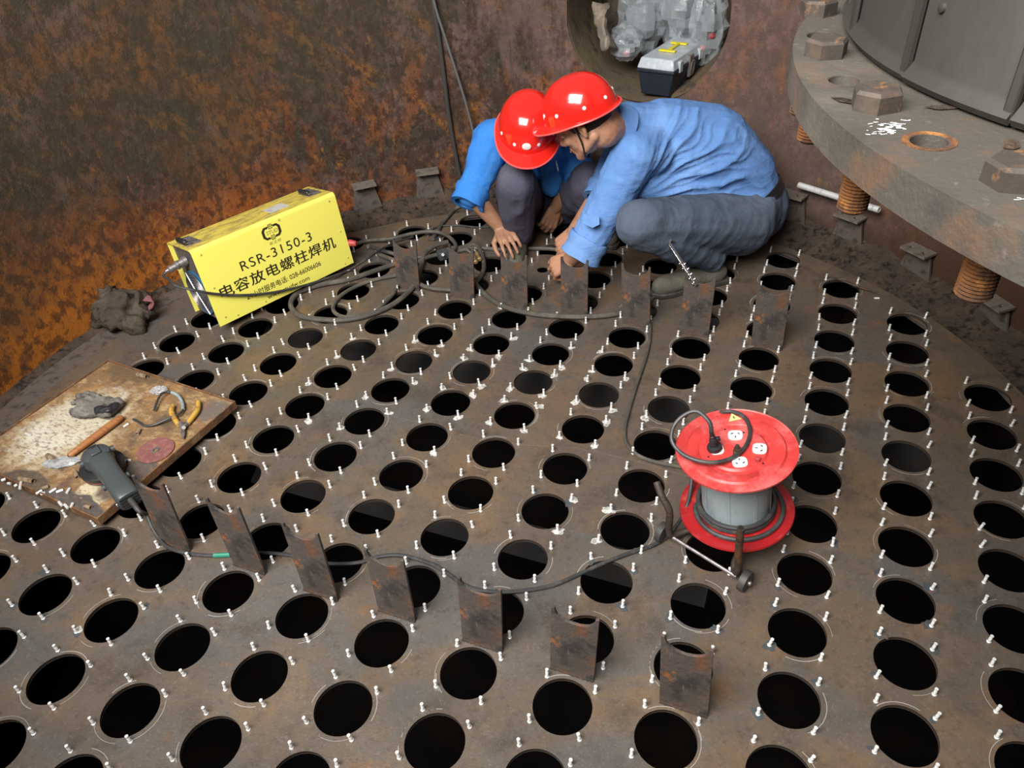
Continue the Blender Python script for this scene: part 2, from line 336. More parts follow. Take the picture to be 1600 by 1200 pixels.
# tray surface: brown paint worn through to a cream filler, darker towards one corner
def tray_material():
    m = mat('stained_tray_top', (.20, .115, .050), [((.38, .25, .12), 26, .50, .6, (1, 1.5, 1), .8), ((.30, .15, .05), 9, .50, .62, one, .7), ((.09, .055, .035), 12, .54, .64, one, .9)], rough=.62, bump=[(60, .3, one)])
    nt = m.node_tree; N = nt.nodes; L = nt.links; b = N['Principled BSDF']; src = b.inputs['Base Color'].links[0].from_socket
    tc = N.new('ShaderNodeTexCoord')
    def blob(cx, cy, rx, ry, col, src, sharp=.12, nscale=16, namt=.9):
        mp = N.new('ShaderNodeMapping'); mp.vector_type = 'POINT'; mp.inputs['Location'].default_value = (-cx/rx, -cy/ry, 0); mp.inputs['Scale'].default_value = (1/rx, 1/ry, 0)
        L.new(tc.outputs['Object'], mp.inputs[0])
        ln = N.new('ShaderNodeVectorMath'); ln.operation = 'LENGTH'; L.new(mp.outputs[0], ln.inputs[0])
        t = N.new('ShaderNodeTexNoise'); t.inputs['Scale'].default_value = nscale; t.inputs['Detail'].default_value = 8; L.new(tc.outputs['Object'], t.inputs[0])
        a = N.new('ShaderNodeMath'); a.operation = 'MULTIPLY_ADD'; a.inputs[1].default_value = namt*2; L.new(t.outputs[0], a.inputs[0]); L.new(ln.outputs['Value'], a.inputs[2])
        r = N.new('ShaderNodeMapRange'); r.inputs[1].default_value = 1+namt-sharp; r.inputs[2].default_value = 1+namt+sharp; r.inputs[3].default_value = 1; r.inputs[4].default_value = 0
        L.new(a.outputs[0], r.inputs[0])
        x = N.new('ShaderNodeMix'); x.data_type = 'RGBA'; L.new(r.outputs[0], x.inputs[0]); L.new(src, x.inputs[6]); x.inputs[7].default_value = (*col, 1); return x.outputs[2]
    s = src
    for (q, rx, ry, col, sh, ns, na) in [((105, 672), .15, .17, (.42, .33, .20), .3, 30, .9), ((95, 668), .10, .13, (.56, .51, .41), .25, 26, .8), ((140, 645), .10, .10, (.50, .44, .33), .25, 26, .8), ((150, 765), .055, .05, (.50, .43, .28), .10, 34, .5),
        ((105, 795), .14, .055, (.075, .060, .054), .05, 14, .4), ((30, 755), .10, .05, (.085, .062, .045), .1, 14, .4), ((200, 745), .055, .09, (.085, .066, .055), .12, 14, .5), ((330, 640), .05, .05, (.13, .10, .085), .3, 30, .8), ((215, 580), .12, .05, (.12, .075, .035), .3, 30, .9)]:
        u, v = tl(*q); s = blob(u, v, rx, ry, col, s, sh, ns, na)
    for (col, sc, lo, hi, amt) in [((.16, .10, .055), 55, .50, .62, .75), ((.07, .055, .045), 110, .58, .68, .6), ((.62, .56, .45), 75, .62, .72, .5)]:
        t = N.new('ShaderNodeTexNoise'); t.inputs['Scale'].default_value = sc; t.inputs['Detail'].default_value = 6; t.inputs['Roughness'].default_value = .7
        mp = N.new('ShaderNodeMapping'); mp.inputs['Scale'].default_value = (1, 2.2, 1); L.new(tc.outputs['Object'], mp.inputs[0]); L.new(mp.outputs[0], t.inputs[0])
        r = N.new('ShaderNodeMapRange'); r.inputs[1].default_value = lo; r.inputs[2].default_value = hi; r.inputs[4].default_value = amt; L.new(t.outputs[0], r.inputs[0])
        x = N.new('ShaderNodeMix'); x.data_type = 'RGBA'; L.new(r.outputs[0], x.inputs[0]); L.new(s, x.inputs[6]); x.inputs[7].default_value = (*col, 1); s = x.outputs[2]
    L.new(s, b.inputs['Base Color']); return m
M['tray'] = tray_material()
M['rustedge'] = mat('rust_brown_angle', (.15, .065, .026), [((.22, .13, .06), 20, .5, .62), ((.08, .045, .03), 30, .52, .64)], rough=.75, bump=[(80, .3, one)])

# ------------------------------------------------------------------ the setting: tube sheet, ring, shell, chamber below
OL = V((.048357, .816692, 0)); LA = V((.068106, .147488, 0)); LB = V((-.194614, .089747, 0)); RH = .0616
ea = LA.normalized(); eb = LB.normalized()
RESID = [(0,0,.3,-4.1),(0,1,-.8,-.7),(2,0,1.1,-1.7),(2,1,-.6,-3.2),(2,2,-.7,-2.3),(2,-1,.2,1.1),(3,-2,.2,2.8),(2,-2,.2,2),(4,1,.1,-1.4),(5,1,-.2,1.7),(6,1,.6,1.8),(8,2,.4,-2.7),(6,2,.6,2),(4,2,0,-2.8),(8,3,.1,-2.2),(7,3,-.1,-1.8),(6,3,.1,-1.5),(4,3,-.5,-2.2),(3,3,-1.4,-3),(8,4,-.4,-2.1),(7,4,-.7,-4),(6,4,-1.5,-4.6),(5,4,-1.1,-2.1),(4,4,-1.2,.4),(8,5,-.2,-1.6),(7,5,-.6,-2.4),(3,5,.6,3.9),(4,5,-1.1,2.4),(2,5,.5,2.2),(4,6,.9,2.7),(5,6,0,1.8),(5,7,1.7,3.1),(5,8,2.4,2.7),(0,4,-1.1,-1.2),(-2,4,-.1,2.5),(-2,5,1.6,2),(0,5,-1.3,-3),(0,6,.5,1.9),(-1,6,-.1,1.8),(11,-2,-.5,2.1),(10,-2,.1,1.4),(7,-2,-.3,1.8),(6,-2,-.8,2.9),(5,-2,-.1,2.3),(7,-4,-.2,-1.6),(6,-4,1,-1.5),(9,-3,-.7,.7),(6,-3,.1,-.6),(2,-3,0,0),(0,3,-.7,.1)]
def hole_pos(i, j):
    P = OL+LA*i+LB*j; x, y, z = proj(P)
    if z < .5: return P
    sx = sy = sw = 0
    for a, b, ex, ey in RESID:
        d = (a-i)**2+(b-j)**2
        if d < 6: k = math.exp(-d/.6); sx += k*ex; sy += k*ey; sw += k
    if sw > .02:
        k = min(1, sw*1.5)/sw
        return G(x-sx*k, y-sy*k)
    return P
HOLES = {}
for i in range(-6, 15):
    for j in range(-6, 11):
        if hypot(*((LA*(i-4)+LB*(j-2)).xy)) < 1.485: HOLES[i, j] = hole_pos(i, j)
R_SHEET = 1.545; NH = 40
def sheet():
    pts = []; edges = []
    def loop(c, r, n):
        s = len(pts)
        for k in range(n): pts.append(V((c.x+r*cos(2*pi*k/n), c.y+r*sin(2*pi*k/n))))
        edges.extend((s+k, s+(k+1) % n) for k in range(n)); return s
    so = loop(CC, R_SHEET, 128); hs = []
    for h in HOLES.values(): hs.append((h, loop(h, RH, NH)))
    vs, es, fs, *_ = delaunay_2d_cdt(pts, edges, [], 0, 1e-6)
    hl = list(HOLES.values()); n = len(vs); keep = []
    H = np.array([(h.x, h.y) for h in hl])
    for f in fs:
        c = sum((V(vs[i]) for i in f), V((0, 0)))/len(f)
        if hypot(c.x-CC.x, c.y-CC.y) < R_SHEET and ((H-np.array((c.x, c.y)))**2).sum(1).min() > (RH*.995)**2:
            keep.append(tuple(f))
    m = MB(); T = .009
    V3 = [(v[0], v[1], 0) for v in vs]+[(v[0], v[1], -T) for v in vs]
    F = []
    for f in keep:
        a, b, c = (V(vs[i]) for i in f[:3])
        if (b-a).cross(c-a) < 0: f = f[::-1]
        F.append(f); F.append(tuple(i+n for i in f[::-1]))
    m.add(V3, F)
    m.lathe([(R_SHEET, -T), (R_SHEET, 0)], Matrix.Translation(CC), 128)
    return m
floor = sheet().build('floor', M['floor'], sm=30, kind='structure')
floor['label'] = 'brown steel tube sheet pierced with rows of round holes'
PM['floor'] = Matrix.Identity(4)
m = MB()
for h in HOLES.values(): m.lathe([(RH+.0003, -.0092), (RH-.0004, -.0001)], Matrix.Translation(h), NH)
m.build('bore_edges', M['bore'], floor, kind='stuff')
# outer ring plate just below the sheet
MB().lathe([(1.50, -.016), (RW+.01, -.016), (RW+.01, -.008), (1.50, -.008)], Matrix.Translation(CC), 128).build('trim_1', M['ring'], kind='structure')
# seams ground flat in the sheet
for n, (pts) in enumerate([[(430, 592), (545, 632), (660, 662), (770, 690), (900, 700)], [(900, 700), (1000, 722), (1130, 760), (1300, 800)]]):
    m = MB(); P = [G(*p, .0006) for p in pts]
    P = catmull(P, 60); run = []
    for q in P+[None]:
        if q is not None and min((q-h).xy.length for h in HOLES.values()) > RH+.004: run.append(q); continue
        if len(run) > 3: MB().tube(run, .0014, 5, smooth=1).build('weld_seam', M['floor'], floor)
        run = []
# one welded stud, shared mesh
sm_ = MB().lathe([(.0050, 0), (.0050, .0012), (.0034, .0024), (.0034, .0165), (.0024, .0175), (.0024, .0190), (.0037, .0200), (.0037, .0228)], None, 8, False, True)
stud_me = sm_.mesh('weld_stud', M['stud'], None, 50)
cand = []
SADDLE_NEAR = []
for (i, j), h in HOLES.items():
    for sa in (-.053, .053):
        for sb in (-.053, .053):
            p = h+ea*(sa+random.uniform(-.002, .002))+eb*(sb+random.uniform(-.002, .002))
            if hypot(p.x-CC.x, p.y-CC.y) > 1.53: continue
            x, y, z = proj(p)
            vis = z > .4 and -20 < x < 1620 and -20 < y < 1230
            cand.append((0 if vis else 1, z, p))
BOOTS = [G(1065, 455), G(1100, 445), G(1030, 462), V((.09, 2.76, 0)), V((.34, 2.9, 0)), V((.80, 2.62, 0)), V((.70, 2.60, 0)), V((.60, 2.57, 0))]
cand = [c for c in cand if min((c[2]-b).length for b in BOOTS) > .06]
cand.sort(key=lambda c: c[:2])
def rnd_tilt(): return Matrix.Rotation(random.gauss(0, .05), 4, 'X') @ Matrix.Rotation(random.gauss(0, .05), 4, 'Y')
for k, (v, z, p) in enumerate(cand[:300]):
    place_copy(stud_me, 'weld_stud', Matrix.Translation(p) @ rnd_tilt() @ Matrix.Scale(random.uniform(.92, 1.08), 4, (0, 0, 1)), floor)
m = MB()
for v, z, p in cand[300:]:
    m.lathe([(.0050, 0), (.0050, .0012), (.0034, .0024), (.0034, .0165), (.0024, .0175), (.0024, .0190), (.0037, .0200), (.0037, .0228)], Matrix.Translation(p) @ rnd_tilt(), 7, False, True)
m.build('weld_studs', M['stud'], floor, sm=50, kind='stuff')
# weld residue around studs: white splashes, blue-black scorches; chalk arcs around holes
def blot(mb, p, r, h=.0012, el=1.4):
    n = 14; a0 = random.uniform(0, 6.28); rad = [r*random.uniform(.65, 1.15) for _ in range(n)]
    pts = []
    for k in range(n):
        a = 2*pi*k/n; x, y = rad[k]*el*cos(a), rad[k]*sin(a)
        pts.append(V((p.x+x*cos(a0)-y*sin(a0), p.y+x*sin(a0)+y*cos(a0), p.z+.0003)))
    mb.add(pts+[p+V((0, 0, h))], [(k, (k+1) % n, n) for k in range(n)])
white = {(6,1):3,(6,2):4,(5,2):4,(6,3):3,(5,3):4,(5,1):3,(7,3):3,(7,2):3,(7,1):3,(6,4):2,(5,4):2,(4,4):2,(4,3):1,(7,4):2,(8,3):1,(6,0):1,(7,0):0,(4,1):0,(5,5):1,(3,0):2,(3,1):2,(-1,5):1,(4,5):1,(6,5):2}
for (i, j), n in white.items():
    h = HOLES[i, j]; cs = [(a, b) for a in (-.053, .053) for b in (-.053, .053)]; random.shuffle(cs)
    for a, b in cs[:n]:
        m = MB(); blot(m, h+ea*a*1.06+eb*b*1.06+V((random.uniform(-.006, .006), random.uniform(-.006, .006), 0)), random.uniform(.009, .0135), .0016)
        m.build('weld_residue', M['spat'], floor, sm=0)
m = MB()
for (i, j) in [(2,0),(2,1),(3,0),(3,1),(2,-1),(3,-1),(1,-2),(2,-2),(3,-2),(4,-2),(2,-3),(3,-3),(5,-2),(3,-3),(1,-3),(-1,5),(-1,6)]:
    h = HOLES[i, j]
    for a in (-.053, .053):
        for b in (-.053, .053):
            if random.random() < .62: blot(m, h+ea*a+eb*b+V((random.uniform(-.006, .006), random.uniform(-.006, .006), 0)), random.uniform(.006, .013), .0005)
m.build('heat_scorches', M['burn'], floor, sm=0, kind='stuff')
m = MB()
for h in HOLES.values():
    x, y, z = proj(h)
    if z < .5 or x < -60 or x > 1660: continue
    for q in range(random.choice((1, 2, 3))):
        a0 = random.uniform(0, 6.28); a1 = a0+random.uniform(.4, 1.6); r = RH+random.uniform(.006, .013); n = 9; wd = random.uniform(.0004, .0009)
        vs = []
        for k in range(n):
            a = a0+(a1-a0)*k/(n-1)
            for rr in (r-wd, r+wd): vs.append((h.x+rr*cos(a), h.y+rr*sin(a), .0005))
        m.add(vs, [(2*k, 2*k+1, 2*k+3, 2*k+2) for k in range(n-1)])
m.build('chalk_arcs', M['chalk'], floor, sm=0, kind='stuff')
# chamber below
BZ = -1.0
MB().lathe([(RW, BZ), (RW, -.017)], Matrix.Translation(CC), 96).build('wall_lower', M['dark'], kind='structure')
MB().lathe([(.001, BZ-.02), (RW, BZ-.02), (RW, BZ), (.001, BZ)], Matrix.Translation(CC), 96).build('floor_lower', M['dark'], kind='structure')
for k, (i0, j0, j1, z0, tilt) in enumerate([(7.6, -4, 8, -.22, .5), (3.6, -1, 6, -.26, .5), (10.6, -1, 6, -.20, .5)]):
    a = OL+LA*i0+LB*j0; b = OL+LA*i0+LB*j1; L = (b-a).length
    mm = mtx((a+b)/2+V((0, 0, z0)), *( (lambda x, z: (x, z.cross(x), z))(eb, V((0, 0, 1)))))
    t = thing('trim_%d' % (k+3), ['brown baffle slope seen through holes behind mid floor', 'brown baffle slope seen through central holes', 'brown baffle slope seen through holes by workers'][k], None, mm)
    t['kind'] = 'structure'
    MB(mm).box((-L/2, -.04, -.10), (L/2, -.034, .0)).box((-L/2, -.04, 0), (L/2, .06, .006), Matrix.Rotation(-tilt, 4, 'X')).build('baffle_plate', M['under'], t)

# vessel shell with manhole
MHC = Wl(1012, 22); MTH = atan2(MHC.y-CC.y, MHC.x-CC.x); MHZ = MHC.z; MHR = .315; WTOP = 1.16
def shell():
    pts = []; edges = []; S = 2*pi*RW; s0 = (MTH-pi)*RW
    n = 120
    lo = [V((s0+S*k/n, -.02)) for k in range(n+1)]; hi = [V((s0+S*k/n, WTOP)) for k in range(n, -1, -1)]
    pts += lo+hi; edges += [(k, (k+1) % len(pts)) for k in range(len(pts))]
    c = V((MTH*RW, MHZ)); s = len(pts); q = 48
    # circle of the bore cut through a cylinder: s = R*asin(x/R)
    for k in range(q):
        a = 2*pi*k/q; pts.append(V((c.x+RW*math.asin(MHR*cos(a)/RW), c.y+MHR*sin(a))))
    edges += [(s+k, s+(k+1) % q) for k in range(q)]
    for a in range(1, n):
        for z in np.linspace(.1, WTOP-.1, 9):
            p = V((s0+S*a/n, z))
            if (p-c).length > MHR+.03: pts.append(p)
    vs, es, fs, *_ = delaunay_2d_cdt(pts, edges, [], 0, 1e-6)
    F = [f for f in fs if (sum((V(vs[i]) for i in f), V((0, 0)))/3-c).length > MHR-.002]
    m = MB(); T = .016; N = len(vs)
    for R in (RW, RW+T): m.v += [V((CC.x+R*cos(v[0]/RW), CC.y+R*sin(v[0]/RW), v[1])) for v in vs]
    for f in F:
        a, b, d = (V(vs[i]) for i in f[:3])
        if (b-a).cross(d-a) > 0: f = f[::-1]
        m.f.append(tuple(f)); m.f.append(tuple(i+N for i in f[::-1]))
    m.lathe([(RW, WTOP), (RW+T, WTOP)], Matrix.Translation(CC), 120)
    return m
shell().build('wall_round', M['wall'], sm=60, kind='structure', label='curved rust-streaked steel vessel wall')
RAD = V((cos(MTH), sin(MTH), 0)); TAN = V((-sin(MTH), cos(MTH), 0)); MO = V((CC.x, CC.y, 0))+RAD*(RW-.0)+V((0, 0, MHZ))
MN = mtx(MO, TAN*-1, V((0, 0, 1)), RAD) if (TAN*-1).cross(V((0, 0, 1))).dot(RAD) > 0 else mtx(MO, TAN, V((0, 0, 1)), RAD)
t = MB(MN).lathe([(MHR+.012, -.012), (MHR-.001, -.014), (MHR-.004, -.03+.03), (MHR-.004, .62), (.001, .62)], None, 56)
t.build('trim_2', M['nozzle'], kind='structure', label='short brown pipe nozzle forming the round manhole')
# dirt bank along the foot of the wall
m = MB(); n = 240; rows = 7
for k in range(n):
    th = 2*pi*k/n; back = .5+.5*cos(th-radians(55)); wd = .05+.13*back**2*(1-.0)+.02*noise.noise(V((cos(th)*6, sin(th)*6, 0)))
    if th > radians(118) and th < radians(230): wd = .035
    hh = wd*.42
    for r in range(rows):
        u = r/(rows-1); R = RW+.002-wd*u; z = -.006+hh*(1-u)**1.7
        nn = noise.noise(V((R*cos(th)*14, R*sin(th)*14, 3)))*.018*(1-u)*min(1, wd*8)+noise.noise(V((R*cos(th)*45, R*sin(th)*45, 3)))*.006*(.2+1-u)
        m.v.append(V((CC.x+R*cos(th), CC.y+R*sin(th), max(z+nn, -.008) if r < rows-1 else -.009)))
for k in range(n):
    k2 = (k+1) % n
    for r in range(rows-1): m.f.append((k*rows+r, k*rows+r+1, k2*rows+r+1, k2*rows+r))
m.build('dirt_bank', M['dirt'], kind='stuff', label='dark dirt banked against the foot of the wall', cat='dirt')

# cables hanging on the wall
def wallpath(px): return [Wl(x, y, RW-.014) for x, y in px]
MB().tube(wallpath([(668, -60), (676, 0), (686, 60), (694, 120), (700, 170), (708, 220), (716, 262), (724, 300)]), .0085, 8).build('hanging_cable', M['rope'], label='dark thick cable hanging down the wall left of the crouching workers', cat='cable')
MB().tube([Wl(x, y, RW-.03) for x, y in [(668, -50), (680, 10), (696, 60), (712, 110), (726, 155), (738, 200), (746, 240)]], .0055, 8).build('hanging_cable', M['rope2'], label='thin pale grey cable slanting down the wall to the kneeling worker', cat='cable')

# ------------------------------------------------------------------ wall brackets
def bracket(px, py, lab, w_=.10, flare=.02, gus=True):
    P = Wl(px, py, RW); th = atan2(P.y-CC.y, P.x-CC.x); r = V((cos(th), sin(th), 0)); tn = V((-sin(th), cos(th), 0)); zt = P.z+.006
    o = V((CC.x, CC.y, 0))+r*(RW-.004); Mx = mtx(o, tn, -r, V((0, 0, 1)))
    if tn.cross(-r).z < 0: Mx = mtx(o, -tn, -r, V((0, 0, 1)))
    t = thing('wall_bracket', lab, 'bracket', Mx, 'wall brackets round the foot of the shell')
    # top plate with two slots: three bars and two sides
    h = w_/2; d = .062; s = [(-.026, .010), (.026, .010)]
    m = MB(Mx)
    xs = [-h, -.033, -.019, .019, .033, h]; ys = [0, .026, .044, d]
    for a in range(5):
        for b_ in range(3):
            if a in (1, 3) and b_ == 1: continue
            m.box((xs[a], ys[b_], zt-.008), (xs[a+1], ys[b_+1], zt))
    m.build('top_plate', M['bracket'], t, sm=0)
    MB(Mx).prism([(-h*.82, zt-.008), (h*.82, zt-.008), (h+flare, .012), (-h-flare, .012)], -.020, -.012, mtx(V((0, 0, 0)), V((1, 0, 0)), V((0, 0, 1)), V((0, -1, 0)))).build('web_plate', M['ring'], t, sm=0)
for px, py, lab in [(566, 285, 'wall bracket just above the yellow machine right end'), (666, 264, 'wall bracket between yellow machine and the left worker'), (1246, 300, 'wall bracket just behind the right worker carrying the silver pipe end'),
                    (1337, 334, 'wall bracket under the lower end of the silver pipe'), (1446, 388, 'wall bracket between the two lower hanging threaded bolts'), (1570, 470, 'shadowed wall bracket below the rightmost hanging bolt')]:
    bracket(px, py, lab)
a = Wl(1246, 287, RW-.05); a.z = .178; b = V((1.395, 2.415, .158))
pa = Wl(1248, 289, RW-.040); pb = Wl(1374, 328, RW-.055)
t = thing('steel_pipe', 'silver galvanised pipe lying across two wall brackets', 'pipe', Matrix.Translation((pa+pb)/2))
ax = (pb-pa).normalized(); x, y, z = frame(ax); L = (pb-pa).length
MB().lathe([(.0090, 0), (.0115, .001), (.0115, L-.001), (.0090, L), (.0090, 0)], mtx(pa, x, y, z), 16).build('tube', M['silver'], t)

# ------------------------------------------------------------------ saddle plates (two rows)
FRONT = [((252, 850), (300, 855), .250), ((368, 882), (414, 895), .243), ((477, 925), (528, 932), .243), ((590, 955), (652, 967), .222), ((723, 1000), (786, 1015), .229), ((860, 1042), (928, 1062), .222), ((1030, 1100), (1106, 1113), .229)]
BACK = [((620, 448), (657, 453), .207), ((703, 462), (742, 466), .216), ((786, 478), (824, 480), .217), ((877, 492), (918, 492), .226), ((973, 506), (1015, 508), .230), ((1063, 520), (1105, 523), .231), ((1175, 541), (1220, 544), .236)]
flab = ['upright rusty saddle plate at the tray corner by the grinder, leftmost of the front row', 'second upright rusty saddle plate from the left in the front row', 'third upright saddle plate from the left in the front row, beside the taped cord',
        'middle upright saddle plate of the front row with orange rust spots', 'fifth upright saddle plate from the left in the front row, where the cord passes behind', 'sixth upright saddle plate in the front row with an orange rust blotch', 'rightmost upright saddle plate of the front row, nearest the camera']
blab = ['leftmost back row saddle plate standing among the coiled cables', 'second back row saddle plate by the brass hose fittings', 'back row saddle plate beneath the left worker hand', 'middle back row saddle plate in front of the right worker cuff',
        'back row saddle plate in front of the canvas boot toe', 'back row saddle plate with the shiny clamp bar on its top', 'rightmost back row saddle plate, darkest grey']
SAD = []
TOPS = [(212, 742), (323, 778), (441, 820), (567, 862), (715, 900), (862, 945), (1033, 1000), (613, 372), (700, 380), (783, 395), (876, 402), (972, 413), (1073, 425), (1187, 440)]
def saddle(p, q, h, lab, grp):
    A, B = G(*p), G(*q); c = (A+B)/2; d = -eb.copy(); nrm = V((0, 0, 1)).cross(d)  # away from viewer
    Mx = mtx(c, d, nrm, V((0, 0, 1))); t = thing('saddle_plate', lab, 'support plate', Mx, grp)
    wd = .0485; R = .043; pts = [(-wd, .001), (wd, .001), (wd, h), (wd-.007, h)]
    for k in range(1, 12):
        a = pi*k/12; pts.append(((wd-.007)*cos(a), h-.036*sin(a)**.8))
    pts += [(-wd+.007, h), (-wd, h)]
    pts = [(x+random.uniform(-.0006, .0006), z+(random.uniform(-.0012, .0012) if z > .01 else 0)) for x, z in pts]
    tx, ty, tz = proj(A+V((0, 0, h))); lean = (TOPS[len(SAD)][0]-tx)/F_PX*tz/max(.4, d.dot(RT)); lean = max(-.02, min(.02, lean))
    pts = [(x+lean*z/h, z) for x, z in pts]
    MB(Mx).prism(pts, -.003, .003, mtx(V((0, 0, 0)), V((1, 0, 0)), V((0, 0, 1)), V((0, -1, 0)))).build('plate', M['plate'], t, sm=0, bev=.0006)
    m = MB(Mx)
    for s in (-1, 1):
        m.tube([(-wd+k*wd/6, s*.0042, .0022+random.uniform(-.0006, .0009)) for k in range(13)], lambda u: .0030+.0008*sin(u*60), 6, smooth=2)
    m.build('weld_bead', M['rustpipe'], t)
    SAD.append(Mx)
for (p, q, h), l in zip(FRONT, flab): saddle(p, q, h, l, 'front row of saddle plates')
for (p, q, h), l in zip(BACK, blab): saddle(p, q, h, l, 'back row of saddle plates')

# ------------------------------------------------------------------ yellow stud welding machine
BM = place((-1.01679, 2.30612, .035), .75598, -.13019, .01595); BL, BD, BH = .5906, .1917, .2893
t = thing('welding_machine', 'yellow box-shaped stud welding machine with dark lettering', 'welder', BM)
th_ = .003; rr = .014
def shell_profile():
    out = [(0, 0)]
    out += [(0, BH-rr)]+[(rr-rr*cos(a), BH-rr+rr*sin(a)) for a in (pi/8, pi/4, 3*pi/8)]+[(rr, BH)]
    out += [(BD-rr, BH)]+[(BD-rr+rr*sin(a), BH-rr+rr*cos(a)) for a in (pi/8, pi/4, 3*pi/8)]+[(BD, BH-rr), (BD, .012)]
    return out
op = shell_profile(); n = len(op)
inn = []
for i, (y, z) in enumerate(op):
    a = V(op[max(i-1, 0)]); b = V(op[min(i+1, n-1)]); d = (b-a).normalized(); inn.append((y+d.y*th_, z-d.x*th_))
def strip(i0, i1, name, mt):
    m = MB(BM)
    idx = range(i0, i1+1)
    for x in (0, BL):
        m.v += [BM @ V((x, op[i][0], op[i][1])) for i in idx]+[BM @ V((x, inn[i][0], inn[i][1])) for i in idx]
    k = len(idx); o = 2*k
    for i in range(k-1):
        m.f += [(i, i+1, o+i+1, o+i), (k+i+1, k+i, o+k+i, o+k+i+1), (i+1, i, k+i, k+i+1), (o+i, o+i+1, o+k+i+1, o+k+i)]
    m.f += [(0, o, o+k, k), (k-1, 2*k-1, o+2*k-1, o+k-1)]
    return m.build(name, mt, t, sm=50)
strip(0, 5, 'front_panel', M['yellow']); strip(5, 6, 'top_panel', M['yellowtop']); strip(6, n-1, 'back_panel', M['yellow'])
X0 = .014
MB(BM).box((X0, .005, .014), (BL-.02, BD-.004, BH-.006)).build('inner_chassis', M['ring'], t, bev=.003)
MB(BM).box((BL-.0195, .008, .02), (BL-.012, BD-.008, BH-.02)).build('rear_panel', M['black'], t, bev=.003)
# fan guard on the recessed end
fc = V((X0-.004, BD/2, .108)); fr = .080
FMx = BM @ mtx(fc, V((0, 1, 0)), V((0, 0, 1)), V((-1, 0, 0))) if V((0, 1, 0)).cross(V((0, 0, 1))).x < 0 else BM @ mtx(fc, V((0, -1, 0)), V((0, 0, 1)), V((-1, 0, 0)))
fg = MB(FMx).lathe([(fr+.004, -.003), (fr+.004, .003), (fr, .003), (fr, .0), (.001, .0)], None, 36).build('fan_housing', M['blue'], t)
m = MB(FMx)
for q in range(7):
    r0 = .016+q*.010; m.lathe([(r0+.0013*cos(a), .006+.0013*sin(a)) for a in [2*pi*k/6 for k in range(7)]], None, 36)
m.build('guard_ring', M['steel'], fg)
m = MB(FMx)
for a in (radians(-62),): m.tube([(cos(a)*-fr*1.05, sin(a)*-fr*1.05, .007), (0, 0, .009), (cos(a)*fr*1.05, sin(a)*fr*1.05, .007)], .0022, 6)
m.build('guard_bar', M['white'], fg)
m = MB(FMx)
for q in range(5):
    a = 2*pi*q/5+.3; m.prism([(.012*cos(a), .012*sin(a)), (.072*cos(a-.35), .072*sin(a-.35)), (.074*cos(a+.3), .074*sin(a+.3))], .001, .0028)
m.build('fan_blade', M['navy'], fg)
# connector
cp = V((X0, .105, .232)); m = MB(BM)
m.lathe([(.017, 0), (.017, .012), (.0145, .014), (.0145, .030), (.016, .031), (.016, .040), (.0115, .043), (.0115, .055), (.013, .056), (.013, .066), (.007, .07), (.006, .082)], BM.inverted() @ (BM @ mtx(cp, *frame((-1, .12, -.16)))), 18, True, True)
m.build('round_connector', M['steel'], t)
# handles on the top
for xx in (.035, BL-.055):
    hd = MB(BM)
    hd.box((xx-.020, .055, BH+.0005), (xx+.034, .135, BH+.004)).build('handle_plate', M['steel'], t, bev=.001)
    g = MB(BM); g.tube([(xx+.026, .062, BH+.006), (xx-.012, .062, BH+.010), (xx-.016, .062, BH+.012), (xx-.016, .128, BH+.012), (xx-.012, .128, BH+.010), (xx+.026, .128, BH+.006)], .0042, 8, smooth=2)
    g.build('handle_wire', M['chrome'], t)
    MB(BM).cap((xx-.016, .070, BH+.013), .0095, (xx-.016, .120, BH+.013), .0095).build('handle_grip', M['black'], t)
MB(BM).box((.345, .05, BH+.0005), (.425, .115, BH+.0015)).build('rating_plate', M['silver'], t)
for (x, z) in [(.03, .265), (.03, .14), (.03, .025), (.075, .012), (BL-.03, .265), (BL-.02, .14), (BL-.02, .03), (BL-.04, .012), (.30, .012), (.19, .012)]:
    MB(BM).lathe([(.0038, 0), (.0034, .0012), (.0015, .0018)], mtx(V((x, -.0001, z)), V((1, 0, 0)), V((0, 0, 1)), V((0, -1, 0))), 10, False, True).build('rivet', M['yellowtop'], t)
for x in (.05, BL-.08):
    for y in (.02, BD-.05): MB(BM).box((x, y, -.012), (x+.03, y+.03, .014)).build('rubber_foot', M['black'], t, bev=.002)
# lettering as flat print on the front face
def text_mesh(s, size, Mx, mt, name, parent, sx=1., bold=0, sp=1.):
    c = bpy.data.curves.new('t', 'FONT'); c.body = s; c.size = size; c.align_x = 'LEFT'; c.extrude = .0002; c.offset = bold; c.space_character = sp
    o = bpy.data.objects.new('t', c); COL.objects.link(o); bpy.context.view_layer.update()
    me = bpy.data.meshes.new_from_object(o.evaluated_get(bpy.context.evaluated_depsgraph_get()))
    bpy.data.objects.remove(o); bpy.data.curves.remove(c)
    x0 = min(v.co.x for v in me.vertices); x1 = max(v.co.x for v in me.vertices)
    W_ = PM[parent.name].inverted() @ Mx @ Matrix.Diagonal((sx, 1, 1, 1)) @ Matrix.Translation((-x0, 0, 0))
    me.transform(W_); me.materials.clear(); me.materials.append(mt)
    q = bpy.data.objects.new(name, me); COL.objects.link(q); q.parent = parent; return q, (x1-x0)*sx
def face(x, z): return BM @ mtx(V((x, -.0006, z)), V((1, 0, 0)), V((0, 0, 1)), V((0, -1, 0)))
def fit_text(s, x0, x1, z, h, mt, name, bold=0, sp=1.):
    q, wd = text_mesh(s, h, Matrix.Identity(4), mt, name, t, 1, bold, sp); bpy.data.objects.remove(q)
    return text_mesh(s, h, face(x0, z), mt, name, t, (x1-x0)/wd, bold, sp)[0]
TXT = (t, fit_text)
